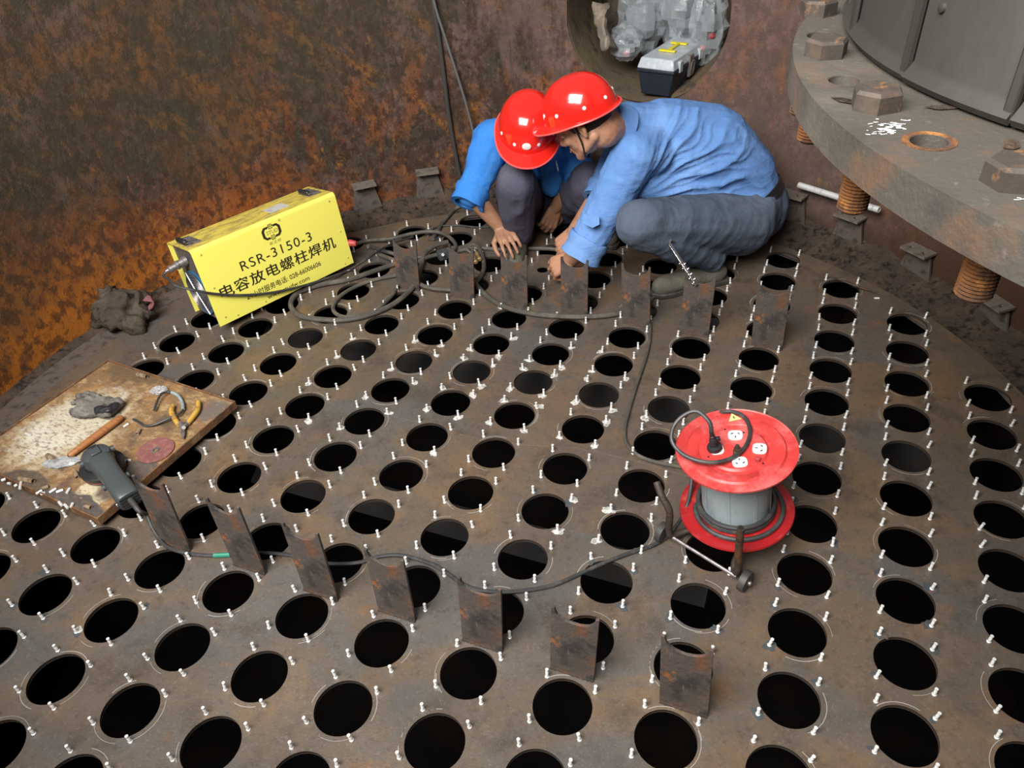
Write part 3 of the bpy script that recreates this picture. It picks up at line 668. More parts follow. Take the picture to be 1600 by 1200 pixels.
def bfp(px, py, c):
    I = BM.inverted(); o = I @ EYE; d = I.to_3x3() @ ray(px, py); return BM @ (o+d*((c-o.y)/d.y))
def bf(px, py):   # point on the front face of the machine seen at a given place of the photo
    I = BM.inverted(); o = I @ EYE; d = I.to_3x3() @ ray(px, py); k = -o.y/d.y; p = o+d*k; return p.x, p.z
xa, za = bf(378, 423); xb, zb = bf(487, 372); xc, zc = bf(376, 400)
fit_text('RSR-3150-3', xa, xb, za-.002, .050, M['ink'], 'lettering', 0, 1.15)
xa, za = bf(344, 459); xb, zb = bf(526, 389)
fit_text('电容放电螺柱焊机', xa, xb, (za+zb)/2-.004, .050, M['ink'], 'lettering', 0, 1.1)
fit_text('电容放电螺柱焊机', xa+.0014, xb+.0014, (za+zb)/2-.0035, .050, M['ink'], 'lettering', 0, 1.1)
xa, za = bf(386, 466); xb, zb = bf(502, 415)
fit_text('24小时服务电话: 028-66006606', xa, xb, (za+zb)/2-.002, .026, M['ink'], 'lettering')
xa, za = bf(418, 464); xb, zb = bf(484, 437)
fit_text('www.studw.com', xa, xb, (za+zb)/2-.004, .024, M['ink'], 'lettering')
lx, lz = bf(424, 362)
m = MB(face(lx, lz) @ Matrix.Scale(1.22, 4))
for s in (-1, 1):
    o_ = [(s*.006, .019), (s*.022, .019), (s*.031, .010), (s*.031, -.010), (s*.022, -.019), (s*.006, -.019)]
    i_ = [(s*.010, -.013), (s*.019, -.013), (s*.023, -.007), (s*.023, .007), (s*.019, .013), (s*.010, .013)]
    for k in range(5):
        a, b, c, d = o_[k], o_[k+1], i_[4-k], i_[5-k]
        m.add([(*a, .0003), (*b, .0003), (*c, .0003), (*d, .0003)], [(0, 1, 2, 3) if s < 0 else (3, 2, 1, 0)])
for s in (-1, 1):
    for (a, b, c, d) in [(-.006, .010, .006, .0115), (-.006, .022, .006, .0235), (-.006, .010, -.0047, .0235), (.0047, .010, .006, .0235), (-.003, .015, .003, .0163), (-.003, .0185, .003, .0198)]:
        m.box((a, min(s*b, s*d), .0001), (c, max(s*b, s*d), .0004))
m.build('emblem', M['ink'], t, sm=0)
text_mesh('STUD', .019, face(lx-.021, lz-.0065), M['inkpale'], 'emblem_lettering', t, 1, .0002)
text_mesh('斯达特', .013, face(lx-.022, lz-.044), M['inkpale'], 'emblem_lettering', t, 1.15, 0, 1.25)
text_mesh('®', .012, face(lx+.038, lz+.024), M['inkpale'], 'emblem_lettering', t)
# red cable plug at the right end
p0 = BM @ V((BL-.012, .05, .085)); p1 = G(577, 383, .10)
t = thing('cable_plug', 'red cable plug pushed into the right end of the yellow machine', 'plug', Matrix.Translation(p0))
MB().lathe([(.012, 0), (.0155, .004), (.0155, .03), (.013, .032), (.014, .05), (.011, .075), (.008, .078)], mtx(p0, *frame(p1-p0)), 16, True, True).build('plug_body', M['redplastic'], t)

# ------------------------------------------------------------------ floor cables
def fz(pts, z=.009): return [G(p[0], p[1], p[2] if len(p) > 2 else z) for p in pts]
def cable(name, pts, r, mt, lab, cat='cable', z=None, n=8):
    return MB().tube(fz(pts, z if z is not None else r+.002), r, n, smooth=4).build(name, mt, label=lab, cat=cat)
GC = cable('extension_cord', [(229, 803, .05), (236, 822, .03), (247, 840, .012), (262, 855), (290, 864), (330, 868), (370, 866), (410, 864), (450, 867), (490, 876), (520, 881), (560, 879), (590, 870), (620, 867), (650, 873), (680, 884), (705, 900), (725, 914), (750, 922), (785, 925), (825, 922), (865, 914), (905, 897), (950, 877), (990, 862), (1020, 852), (1040, 840), (1052, 828)], .0048, M['thin'], 'black power cord winding from the angle grinder across the front floor to the reel', 'cord')
PM[GC.name] = Matrix.Identity(4)
MB().tube(fz([(334, 868, .0068), (345, 867.5, .0068), (360, 866.8, .0068)]), .0062, 8).build('tape_wrap', M['green'], GC, label='green tape wrapped round the cord')
cable('rubber_cord', [(1100, 448), (1075, 440), (1045, 453), (1018, 468), (1016, 500), (1015, 530), (1008, 562), (995, 600), (983, 640), (976, 672), (980, 695), (998, 712), (1025, 722), (1055, 728), (1090, 733), (1120, 736)], .0052, M['cable'], 'dark cord running from the canvas boot past the back row to the red reel', 'cord')
cable('welding_cable', [(575, 385, .085), (600, 392, .04), (640, 402), (690, 398), (740, 388), (790, 390), (840, 388), (880, 392), (920, 410)], .0085, M['cable'], 'thick cable from the red plug running behind the back row of plates')
cable('welding_cable', [(590, 396, .02), (617, 407), (640, 415), (668, 402), (700, 394), (740, 382), (752, 395), (756, 420), (742, 442), (720, 452), (690, 452), (662, 447), (640, 432)], .0085, M['cable'], 'cable coil looping round the plate beside the brass fittings', z=.018)
cable('welding_cable', [(742, 442), (760, 462), (790, 480), (830, 490), (870, 494), (915, 495), (960, 491), (985, 482), (1012, 474)], .0095, M['cable'], 'thick cable sweeping low in front of the third to fifth back row plates')
cable('welding_cable', [(700, 378, .03), (680, 384, .03), (664, 396, .025), (657, 420), (648, 445), (625, 468), (600, 483), (570, 494), (535, 500), (500, 499), (470, 494), (456, 482), (456, 468), (470, 455), (505, 444), (545, 437), (580, 425), (618, 412)], .0100, M['cable'], 'thickest cable making the big loop right of the yellow machine')
cable('welding_cable', [(622, 430), (590, 436), (560, 446), (535, 460), (522, 475), (522, 487), (536, 495), (562, 494), (590, 482), (612, 462), (622, 445)], .0075, M['cable'], 'inner cable loop lying inside the big loop by the machine')
cable('welding_cable', [(742, 317, .05), (728, 318, .03), (712, 326), (700, 338), (690, 350), (683, 362), (676, 374)], .0085, M['cable'], 'cable dropping from behind the left worker sleeve to the floor')
cable('thin_wire', [(668, 374), (680, 374), (692, 366), (678, 362), (668, 369), (676, 358), (690, 353), (715, 352), (745, 355), (770, 353), (784, 346), (800, 340), (830, 342)], .0040, M['thin'], 'thin black wire curling past the far holes towards the left worker', 'wire')
cable('welding_cable', [(545, 384, .03), (575, 376, .015), (610, 373), (640, 366), (665, 362), (690, 364), (706, 374), (712, 386), (700, 398)], .0080, M['cable'], 'cable arching over the far left holes behind the plates', z=.03)
# connector lead hanging across the front of the machine
lead = [BM @ (cp+V((-.072, .008, -.012))), BM @ (cp+V((-.092, .010, -.022))), bfp(263, 436, .08), bfp(276, 447, .03)]
for q in [(300, 452), (325, 457), (360, 460), (400, 459), (440, 453), (480, 443), (520, 430), (545, 420)]:
    x, z = bf(*q); lead.append(BM @ V((x, -.012, z)))
lead += [G(570, 407, .10), G(595, 390, .07), G(617, 379, .04), G(645, 370, .022)]
MB().tube(lead, .0048, 8, smooth=4).build('machine_lead', M['thin'], label='black lead drooping across the lettered face of the yellow machine', cat='cord')
# clamp block and brass fittings in the coil
t = thing('cable_clamp', 'small grey clamp block gripping two cables left of the second plate', 'clamp', Matrix.Translation(G(692, 398, .02)))
MB().box((-.020, -.016, -.016), (.020, .016, .018), Matrix.Translation(G(692, 398, .03)) @ Matrix.Rotation(.4, 4, 'Z')).build('block', M['toolgrey'], t, bev=.002)
MB().cyl(G(692, 398, .046), G(692, 398, .054), .006).build('screw', M['steel'], t)
for a, b, lab in [((738, 396), (746, 416), 'brass hose fitting in the coil, left of the pair'), ((743, 392), (753, 412), 'brass hose fitting in the coil, right of the pair')]:
    A, B = G(*a, .035), G(*b, .03); t = thing('hose_fitting', lab, 'fitting', Matrix.Translation(B))
    MB().lathe([(.004, 0), (.004, .02), (.008, .021), (.008, .034), (.0055, .035), (.0055, .055), (.009, .056), (.009, .068), (.006, .07)], mtx(A, *frame(B-A)), 8, True, True).build('fitting_body', M['brass'], t, sm=20)
    MB().tube([A, A+V((-.02, .02, .005)), A+V((-.03, .05, -.01))], .004, 8).build('hose_stub', M['steel'], t)

# cover disc with hole under the hands
cd = G(848, 423); m = MB().lathe([(.022, .0006), (.118, .0006), (.118, .0046), (.022, .0046), (.022, .0006)], Matrix.Translation(cd), 48)
m.build('cover_disc', M['floor'], label='flat round steel disc with a small centre hole under the hands of the workers', cat='disc')

# electrode rod & stub by right
MB().tube(fz([(1297, 431, .022), (1330, 444, .02), (1368, 457, .006)]), .003, 6).build('thin_rod', M['rustpipe'], label='thin rusty rod lying over the far right hole', cat='rod')
MB().tube(fz([(1366, 466, .004), (1374, 466, .004)]), .003, 6, smooth=1).build('rod_stub', M['white'], label='tiny white stub on the floor below the thin rod', cat='stub')

# clamp bar resting on the sixth back plate
s6 = SAD[12]; A = Y(1046, 381, 2.17); B = s6 @ V((-.004, -.014, .196))
x, y, z = frame(B-A, V((0, 0, 1)).cross(B-A)); Lb = (B-A).length
t = thing('clamp_bar', 'shiny perforated steel clamp bar leaning in the notch of a back row plate', 'tool', mtx(B, x, y, z))
m = MB().box((-.006, -.0028, 0), (.006, .0028, Lb), mtx(A, x, y, z)).build('bar', M['chrome'], t, bev=.001)
m = MB()
for k in range(9):
    P = mtx(A, x, y, z) @ V(((.006 if k % 2 else -.006), -.004, Lb*(.45+.06*k)))
    m.ell(P, .0042, None, 8, 6); m.ell(P+y*.008, .0042, None, 8, 6)
m.build('stud_row', M['chrome'], t)
MB().tube([A+y*-.004, A-z*.008+x*.014, A-z*.0+x*.02], .004, 6).build('hook', M['chrome'], t)

# ------------------------------------------------------------------ cable reel
RB = V((.512, 1.224, .088)); RT_ = V((.4885, 1.226, .288)); ra = (RT_-RB).normalized(); x, y, z = frame(ra, V((1, 0, 0))); RM = mtx(RB, x, y, z); RL = (RT_-RB).length
t = thing('cable_reel', 'red and grey extension cable reel lying on its back with sockets up', 'cable reel', RM)
def flange_prof(z0, s):
    return [(.004, z0), (.066, z0), (.071, z0-.004*s), (.080, z0-.004*s), (.084, z0-.001*s), (.106, z0+.001*s), (.110, z0-.003*s), (.131, z0-.003*s), (.1335, z0-.001*s), (.1325, z0-.006*s), (.108, z0-.0055*s), (.080, z0-.009*s), (.004, z0-.009*s)]
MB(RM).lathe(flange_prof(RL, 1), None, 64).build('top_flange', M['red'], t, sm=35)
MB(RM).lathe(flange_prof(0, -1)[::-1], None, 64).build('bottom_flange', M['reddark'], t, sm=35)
MB(RM).lathe([(.079, .008), (.079, RL-.008)], None, 48).build('drum', M['grey'], t, sm=35)
for k in range(8):
    a = 2*pi*k/8+.3; c, s = cos(a), sin(a)
    MB(RM).box((.0785, -.004, .009), (.0802, .004, RL-.009), Matrix.Rotation(a, 4, 'Z')).build('drum_seam', M['grey'], t)
m = MB(RM)
coil = []
for k in range(90):
    a = -2*pi*k/30-1; coil.append((.088*cos(a)+.0*k, .088*sin(a), .016+.008*k/90*1.0+(.009 if k > 55 else 0)))
m.tube(coil, .0055, 8, smooth=1)
m.tube([((.092+.016*sin(pi*k/39)**.5)*cos(-3.3+.11*k), (.092+.016*sin(pi*k/39)**.5)*sin(-3.3+.11*k), .012+.010*abs(1-k/19.5)**3) for k in range(40)], .0058, 8, smooth=1)
m.build('wound_cable', M['thin'], t)
def top(px, py, dz=0):
    I = RM.inverted(); o = I @ EYE; d = I.to_3x3() @ ray(px, py); k = (RL+dz-o.z)/d.z; return o+d*k
socks = [((1149, 681), 0), ((1187, 702), pi/2), ((1156, 723), pi), ((1120, 703), -pi/2)]
for (q, rot) in socks:
    c = top(*q); Sx = RM @ Matrix.Translation((c.x, c.y, RL)) @ Matrix.Rotation(atan2(c.y, c.x)+pi/2, 4, 'Z')
    pts = []
    for k in range(24):
        a = 2*pi*k/24; ca, sa = cos(a), sin(a); pts.append((.0165*math.copysign(abs(ca)**.6, ca), .0155*math.copysign(abs(sa)**.7, sa)))
    so = MB(Sx).prism(pts, 0, .0035).build('socket', M['white'], t, bev=.0008)
    m = MB(Sx); m.box((-.0012, .004, .0036), (.0012, .010, .0040))
    for s in (-1, 1):
        m.box((-.0035, -.001, .0036), (.0035, .0010, .0040), Matrix.Translation((s*.0075, -.004, 0)) @ Matrix.Rotation(s*.7, 4, 'Z')); m.cyl((s*.0075, -.004, .0036), (s*.0075, -.004, .0040), .0018, n=8)
    m.build('socket_slots', M['black'], so)
c = top(1152, 699, .02)
MB(RM).lathe([(.0095, 0), (.0095, .010), (.0080, .011), (.0080, .017), (.0050, .017), (.0050, .024), (.0045, .026)], Matrix.Translation((c.x, c.y, RL)), 12, False, True).build('spindle_nut', M['rustpipe'], t, sm=25)
c = top(1184, 716, .008); MB(RM).lathe([(.0055, 0), (.0055, .009), (.004, .010)], Matrix.Translation((c.x, c.y, RL)), 14, False, True).build('indicator_lamp', M['redplastic'], t)
for q in [(1162, 676), (1107, 714), (1192, 724), (1133, 671)]:
    c = top(*q); MB(RM).lathe([(.0024, 0), (.002, .0012)], Matrix.Translation((c.x, c.y, RL)), 8, False, True).build('screw', M['black'], t)
c = top(1147, 654); Sx = RM @ Matrix.Translation((c.x, c.y, RL+.0012)) @ Matrix.Rotation(.06, 4, 'Z')
tr = MB(Sx).prism([(-.015, -.008), (.015, -.008), (0, .018)], 0, .0006).build('warning_sticker', mat('pale_yellow_sticker', (.72, .62, .25), rough=.6), t, sm=0)
MB(Sx).prism([(-.001, -.004), (.003, .001), (.0005, .001), (.002, .008), (-.003, .002), (-.0005, .002)], .0006, .0010).build('bolt_mark', M['ink'], tr, sm=0)
# stand laid flat: two bent tubes, cross rod, wheels
pl = G(1046, 842, .018); pr = G(1150, 903, .018)
wr = MB()
LP = [RB+V((-.06, -.02, -.035)), pl+V((.05, .012, .012)), pl+V((.006, 0, .012)), pl+V((-.004, 0, .04)), pl+V((-.006, 0, .10)), G(1034, 775, .15), G(1026, 753, .172)]
st = wr.tube(LP, .0088, 12, smooth=4).build('stand_tube', M['rustpipe'], t)
RP = [RB+V((.01, -.06, -.035)), pr+V((.004, .03, .016)), pr+V((0, .006, .014)), pr+V((0, 0, .04)), pr+V((-.005, .0, .09)), pr+V((-.010, 0, .175))]
MB().tube(RP, .0088, 12, smooth=4).build('stand_tube', M['rustpipe'], t)
for P, Q in ((LP[-1], LP[-2]), (RP[-1], RP[-2])):
    d = (P-Q).normalized(); MB().cyl(P-d*.001, P+d*.0006, .0062, n=12).build('tube_bore', M['black'], t)
MB().tube([pl+V((.0, .0, .012)), pr+V((0, 0, .004))], .0042, 8).build('axle_rod', M['steel'], t)
dirx = (pr-pl).normalized(); 
for P, s in ((pr, 1), (pl, -1)):
    c = P+dirx*s*(.022); c.z = .0265
    wx = mtx(c, *frame(dirx*s, V((0, 0, 1))))
    wh = MB(wx).lathe([(.008, -.009), (.018, -.010), (.0255, -.008), (.0265, 0), (.0255, .008), (.018, .010), (.008, .009)], None, 24, True, True).build('wheel', M['rubber'], t)
    MB(wx).lathe([(.006, .009), (.006, .014), (.003, .016)], None, 10, False, True).build('axle_cap', M['steel'], wh)
# plug with its cord looping back
c = top(1117, 703); c.z = RL+.0036
t2 = thing('power_plug', 'black plug pushed into the left socket of the reel', 'plug', RM @ Matrix.Translation(c))
pm = RM @ mtx(c, *frame((-.12, .03, 1)))
MB(pm).lathe([(.0165, 0), (.0175, .004), (.0165, .009), (.009, .011), (.0080, .022), (.0095, .024), (.0080, .032), (.0065, .034), (.0065, .040), (.0055, .041), (.0055, .048), (.0050, .055)], None, 14, True, True).build('plug_body', M['black'], t2, sm=30)
MB(pm).box((.006, -.004, .022), (.016, .004, .032)).build('cord_clip', M['black'], t2, bev=.001)
P0 = pm @ V((0, 0, .05)); zz = .292
lp = [P0, P0+V((-.004, .012, .022)), G(1090, 643, .365), G(1070, 648, .355), G(1054, 664, .335), G(1049, 684, .318), G(1056, 700, .305), G(1072, 713, .30), G(1095, 721, .298), G(1122, 722, .297), G(1148, 713, .297), G(1165, 697, .297), G(1172, 677, .297), G(1168, 659, .298), G(1158, 648, .300), G(1144, 643, .296), G(1128, 644, .285), G(1112, 649, .25), G(1085, 700, .16), G(1080, 760, .10), G(1070, 800, .07), G(1052, 828, .022), G(1042, 838, .014)]
MB().tube(lp, .0048, 8, smooth=4).build('plug_cord', M['thin'], label='black plug cord looping over the red reel top and down its left side', cat='cord')

# ------------------------------------------------------------------ bolted flange and clad body, upper right
FZ = 1.25; FC = V((.914, .643, 0)); FR = .619; KC = V((.848, .757, 0)); KR = .457; FT = .034
def ang(px, py):
    p = G(px, py, FZ)-FC; return atan2(p.y, p.x) % (2*pi), hypot(p.x, p.y)
bolts = [(1277, 22, 1), (1282, 56, 0), (1289, 86, 1), (1319, 126, 0), (1367, 168, 1), (1452, 221, 0), (1583, 286, 1)]
AN = [(ang(x, y), k) for x, y, k in bolts]
st0 = (AN[-1][0][0]-AN[2][0][0])/4
k = 1; a = AN[-1][0][0]; rb = .555
while a+st0*k < AN[0][0][0]+2*pi-st0*.7: AN.append(((a+st0*k, rb), 0 if k % 2 else 1)); k += 1
BP = [(V((FC.x+r*cos(a), FC.y+r*sin(a), FZ)), kd) for (a, r), kd in AN]
t = thing('bolted_flange', 'big grey round flange with hex bolts hanging in the upper right corner', 'flange', Matrix.Translation((FC.x, FC.y, FZ)))
def annulus(c, ro, ri, holes, z0, z1):
    pts = []; ed = []
    def loop(c, r, n):
        s = len(pts); pts.extend(V((c[0]+r*cos(2*pi*k/n), c[1]+r*sin(2*pi*k/n))) for k in range(n)); ed.extend((s+k, s+(k+1) % n) for k in range(n))
    loop(c, ro, 120); loop(c, ri, 90)
    for h in holes: loop(h, .0145, 20)
    vs, es, fs, *_ = delaunay_2d_cdt(pts, ed, [], 0, 1e-7); n = len(vs); F = []
    for f in fs:
        m_ = sum((V(vs[i]) for i in f), V((0, 0)))/len(f); d = hypot(m_.x-c[0], m_.y-c[1])
        if d > ro or d < ri*.999 or any(hypot(m_.x-h[0], m_.y-h[1]) < .0144 for h in holes): continue
        a, b, e = (V(vs[i]) for i in f[:3])
        if (b-a).cross(e-a) < 0: f = f[::-1]
        F += [f, tuple(i+n for i in f[::-1])]
    m = MB().add([(v[0], v[1], z1) for v in vs]+[(v[0], v[1], z0) for v in vs], F)
    for cc, r, q in [(c, ro, 120), (c, ri, 90)]+[(h, .0145, 20) for h in holes]:
        m.lathe([(r, z0), (r, z1)], Matrix.Translation((cc[0], cc[1], 0)), q)
    return m
m = annulus((FC.x, FC.y), FR, .30, [(p.x, p.y) for p, kd in BP if not kd], FZ-FT, FZ); m.build('flange_ring', M['flange'], t, sm=30)
def zfor(P, py):
    lo, hi = .5, FZ
    for _ in range(30):
        mid = (lo+hi)/2
        if proj(V((P.x, P.y, mid)))[1] > py: lo = mid
        else: hi = mid
    return lo
ends = {2: 218, 4: 326, 6: 460}
for k, (p, kd) in enumerate(BP):
    if not kd:
        MB().lathe([(.0148, FZ-.002), (.0155, FZ+.0005), (.0205, FZ+.0006), (.0205, FZ-.0004)], Matrix.Translation((p.x, p.y, 0)), 20).build('hole_rim', M['rustbolt'] if k == 5 else M['flange'], t)
        continue
    zb = zfor(p, ends[k]) if k in ends else FZ-FT-.085
    bt = MB().lathe([(.0125, 0), (.0218, .0), (.0218, .0145), (.019, .0175)], Matrix.Translation((p.x, p.y, FZ)) @ Matrix.Rotation(random.uniform(0, 1), 4, 'Z'), 6, False, True).build('hex_bolt', M['bolt'], t, sm=0)
    pr_ = []; zz_ = FZ-FT+.01; L_ = zz_-zb; n = int(L_/.0032)
    for q in range(n): pr_ += [(.0128, zb+L_*q/n), (.0142, zb+L_*(q+.5)/n)]
    MB().lathe([(.0105, zb-.002)]+pr_+[(.0128, zz_)], Matrix.Translation((p.x, p.y, 0)), 18, True, False).build('threaded_shank', M['rustbolt'], bt, sm=0)
m = MB(); rnd = random.Random(3)
for (cx, cy, n, sx, sy) in [(1388, 200, 60, 30, 12), (1430, 214, 34, 22, 7), (1592, 308, 10, 8, 5)]:
    for q in range(n):
        px, py = cx+rnd.gauss(0, .5)*sx, cy+rnd.gauss(0, .5)*sy+.2*0; p = G(px, py, FZ+.0006)
        if hypot(p.x-FC.x, p.y-FC.y) > FR-.004: continue
        if any((p-b).length < .026 for b, _ in BP): continue
        l = rnd.uniform(.0012, .006); m.box((-l/2, -.00028, 0), (l/2, .00028, .0003), Matrix.Translation(p) @ Matrix.Rotation(-.25+rnd.gauss(0, .25), 4, 'Z'))
m.build('white_scrape_marks', mat('white_scrapes', (.75, .75, .75), rough=.8), t, sm=0, kind='stuff')
for (x, y) in [(1322, 157), (1474, 168), (1580, 226)]:
    p = G(x, y, FZ+.001); q = MB(); blot(q, p, .0065, .0015, 2.2); q.build('rust_flake', M['dirt'], t, sm=0)
# clad body above the flange
KT = 3.2  # unseen upper height, raised to block more sky light on the right
t = thing('clad_vessel_body', 'dark round vessel body clad in riveted sheet panels above the flange', 'vessel', Matrix.Translation((KC.x, KC.y, FZ)))
def kang(px, py):
    p = G(px, py, FZ)-KC; return atan2(p.y, p.x) % (2*pi)
seams = [kang(1333, 62), kang(1410, 130), kang(1556, 203)]
d_ = (seams[2]-seams[1]); a = seams[2]
while a+d_ < seams[0]+2*pi-.05: a += d_; seams.append(a)
seams.sort(); ns = len(seams)
for k in range(ns):
    a0 = seams[k]; a1 = seams[(k+1) % ns]+(2*pi if k == ns-1 else 0); n = 10; m = MB()
    off = .0016*(k % 2)
    R = KR+off
    prof = [(R+.006, FZ+.003), (R+.010, FZ+.009), (R+.004, FZ+.016), (R, FZ+.022), (R, KT), (R-.003, KT), (R-.003, FZ+.003)]
    for q in range(n+1):
        a = a0+.012+(a1-a0-.004)*q/n
        m.v += [V((KC.x+r*cos(a), KC.y+r*sin(a), z)) for r, z in prof]
    h = len(prof)
    for q in range(n):
        for j in range(h): m.f.append((q*h+j, (q+1)*h+j, (q+1)*h+(j+1) % h, q*h+(j+1) % h))
    m.f += [tuple(range(h-1, -1, -1)), tuple(n*h+j for j in range(h))]
    m.build('cladding_panel', M['clad'], t, sm=40)
    a = a0; u = V((cos(a), sin(a), 0)); w_ = V((-sin(a), cos(a), 0)); o = V((KC.x, KC.y, 0))+u*(KR+.001)
    MB().box((-.005, 0, FZ+.004), (.005, .007, KT), mtx(o, w_*-1, u, V((0, 0, 1)))).build('seam_strip', M['clad'], t, bev=.002)
    for z in np.arange(FZ+.07, KT-.05, .10):
        P = V((KC.x, KC.y, z))+V((cos(a+.055), sin(a+.055), 0))*(KR+.0015); uu = V((cos(a+.055), sin(a+.055), 0))
        MB().lathe([(.0048, 0), (.004, .0022), (.002, .0030)], mtx(P, *frame(uu)), 10, False, True).build('rivet', M['clad'], t)
MB().lathe([(.001, KT), (KR-.004, KT), (KR-.004, FZ+.004)], Matrix.Translation((KC.x, KC.y, 0)), 60).build('body_cap', M['dark'], t)

# ------------------------------------------------------------------ things stowed in the manhole
MI = MN.inverted()
def mp(px, py, z):
    o = MI @ EYE; d = MI.to_3x3() @ ray(px, py); return MN @ (o+d*((z-o.z)/d.z))
def crumple(c, r, seed, amp=.25, fr=3., R=None, n=28, m_=18, fl=0):
    q = MB().ell((0, 0, 0), 1, None, n, m_); out = MB(); vs = []
    for p in q.v:
        s = 1+amp*(1-2*abs(noise.noise(p*fr+V((seed, 0, 0)))))+amp*.5*noise.noise(p*fr*2.3+V((0, seed, 0)))
        p = V((p.x*r[0]*s, p.y*r[1]*s, p.z*r[2]*s))
        if R is not None: p = R @ p
        vs.append(V(c)+p)
    return out.add(vs, q.f)
nb = mp(1024, 141, -.02)   # near bottom edge of the box
fb = mp(1072, 92, .26)
xx = (fb-nb); xx.z = 0; L = .30; yv = xx.normalized(); zv = V((0, 0, 1)); xv = yv.cross(zv)
TBX = mtx(V((nb.x, nb.y, MHZ-.296)), xv, yv, zv)
t = thing('tool_box', 'dark navy toolbox with a cloudy lid and yellow handle on the manhole lip', 'toolbox', TBX)
MB(TBX).add([(-.062, 0, 0), (.062, 0, 0), (.062, L, 0), (-.062, L, 0), (-.076, -.01, .10), (.076, -.01, .10), (.076, L+.01, .10), (-.076, L+.01, .10)], [(0, 3, 2, 1), (4, 5, 6, 7), (0, 1, 5, 4), (1, 2, 6, 5), (2, 3, 7, 6), (3, 0, 4, 7)]).build('tub', M['navy'], t, bev=.006)
MB(TBX).box((-.080, -.014, .090), (.080, L+.014, .102)).build('tub_rim', M['navy'], t, bev=.003)
MB(TBX).add([(-.080, -.014, .102), (.080, -.014, .102), (.080, L+.014, .102), (-.080, L+.014, .102), (-.068, -.002, .142), (.068, -.002, .142), (.068, L+.002, .142), (-.068, L+.002, .142)], [(0, 3, 2, 1), (4, 5, 6, 7), (0, 1, 5, 4), (1, 2, 6, 5), (2, 3, 7, 6), (3, 0, 4, 7)]).build('lid', M['lid'], t, bev=.006)
h = MB(TBX).box((-.008, .10, .143), (.008, .20, .150)).box((-.035, .085, .143), (.035, .105, .150)).box((-.035, .195, .143), (.035, .215, .150)); h.build('carry_handle', M['yplastic'], t, bev=.003)
for yy in (.05, .24): MB(TBX).box((.070, yy-.014, .085), (.084, yy+.014, .128)).build('lid_clip', M['lid'], t, bev=.003)
MB(TBX).box((.074, .13, .045), (.084, .165, .125)).tube([(.085, .133, .05), (.090, .133, .10), (.090, .162, .10), (.085, .162, .05)], .003, 6, smooth=2).build('latch', M['steel'], t)
for (q, z, r, lab, caps) in [((978, 66), .16, (.058, .075, .055), 'small clear plastic bag with a red item left of the toolbox', [(979, 84)]),
        ((1004, 26), .30, (.085, .075, .120), 'large clear plastic bag standing behind the toolbox on the left', []),
        ((1064, 8), .36, (.095, .075, .130), 'shiny clear plastic bag bulging above the toolbox lid', []),
        ((1106, 40), .26, (.060, .070, .125), 'tall clear plastic bag with two red items right of the toolbox', [(1097, 75), (1112, 56)])]:
    c = mp(*q, z); c.z = max(c.z, MHZ-.20+r[2]*.2)
    t = thing('plastic_bag', lab, 'bag', Matrix.Translation(c))
    crumple(c, r, q[0], .34, 2.4, None, 20, 14).build('bag_film', M['bag'], t, sm=18)
    crumple(c-V((0, 0, .01)), [k*.55 for k in r], q[0]+9, .4, 3, None, 16, 10).build('bag_contents', M['bagin'], t, sm=18)
    for cp_ in caps:
        o = mp(*cp_, z-.055); MB().ell(o, (.014, .014, .012)).build('red_cap', M['redplastic'], t)
m = MB(); pg = [[mp(928, 4, .10), mp(953, 6, .15), mp(956, 16, .2)], [mp(926, 32, .08), mp(944, 30, .05), mp(948, 38, .14)], [mp(933, 56, .06), mp(947, 52, .02), mp(955, 58, .10)], [mp(941, 84, .03), mp(950, 78, .0), mp(961, 74, .06)]]
g = [catmull([V(p) for p in r], 4) for r in pg]; cols = [catmull([r[k] for r in g], 4) for k in range(len(g[0]))]
rows_ = len(cols[0]); 
for c in cols: m.v += [p+V((noise.noise(p*30), noise.noise(p*31+V((5, 0, 0))), noise.noise(p*29+V((0, 7, 0)))))*.012 for p in c]
for a in range(len(cols)-1):
    for b in range(rows_-1): m.f.append((a*rows_+b, a*rows_+b+1, (a+1)*rows_+b+1, (a+1)*rows_+b))
o = m.build('kraft_paper', M['paper'], sm=20, label='crumpled brown paper wrapping at the left inside the manhole', cat='paper')
s_ = o.modifiers.new('solid', 'SOLIDIFY'); s_.thickness = .003
c = mp(965, 20, .34); crumple(c, (.08, .06, .11), 3, .2, 2).build('cloth_bundle', M['rag'], sm=40, label='dark cloth bundle in shadow behind the brown paper', cat='bundle')

# ------------------------------------------------------------------ tray with its tools
TW, TD = .568, .512
t = thing('metal_tray', 'square stained metal tray with worn cream paint at the left', 'tray', TM)
MB(TM).box((0, 0, -.0065), (TW, TD, -.0045)).build('tray_top', M['tray'], t, sm=0)
for lo, hi in [((-.004, -.004, -.024), (TW+.004, 0, .002)), ((-.004, TD, -.024), (TW+.004, TD+.004, .001)), ((-.004, 0, -.024), (0, TD, .002)), ((TW, 0, -.024), (TW+.004, TD, .001))]:
    MB(TM).box(lo, hi).build('edge_angle', M['rustedge'], t, sm=0, bev=.0008)
TZ = .0402
def tp(px, py, h=0): return G(px, py, TZ+h)
def lying(name, lab, cat, a, b, r, mt, prof=None, grp=None, hollow=False):
    A, B = tp(*a, r), tp(*b, r); t = thing(name, lab, cat, Matrix.Translation((A+B)/2), grp)
    L = (B-A).length; prof = prof or ([(r*.6, 0), (r, .0008), (r, L-.0008), (r*.6, L)] if not hollow else [(r*.7, L*.0), (r, 0), (r, L), (r*.7, L), (r*.7, 0)])
    MB().lathe([(q*(1), z) for q, z in prof], mtx(A, *frame(B-A)), 12, not hollow, not hollow).build(name+'_body', mt, t, sm=30); return t
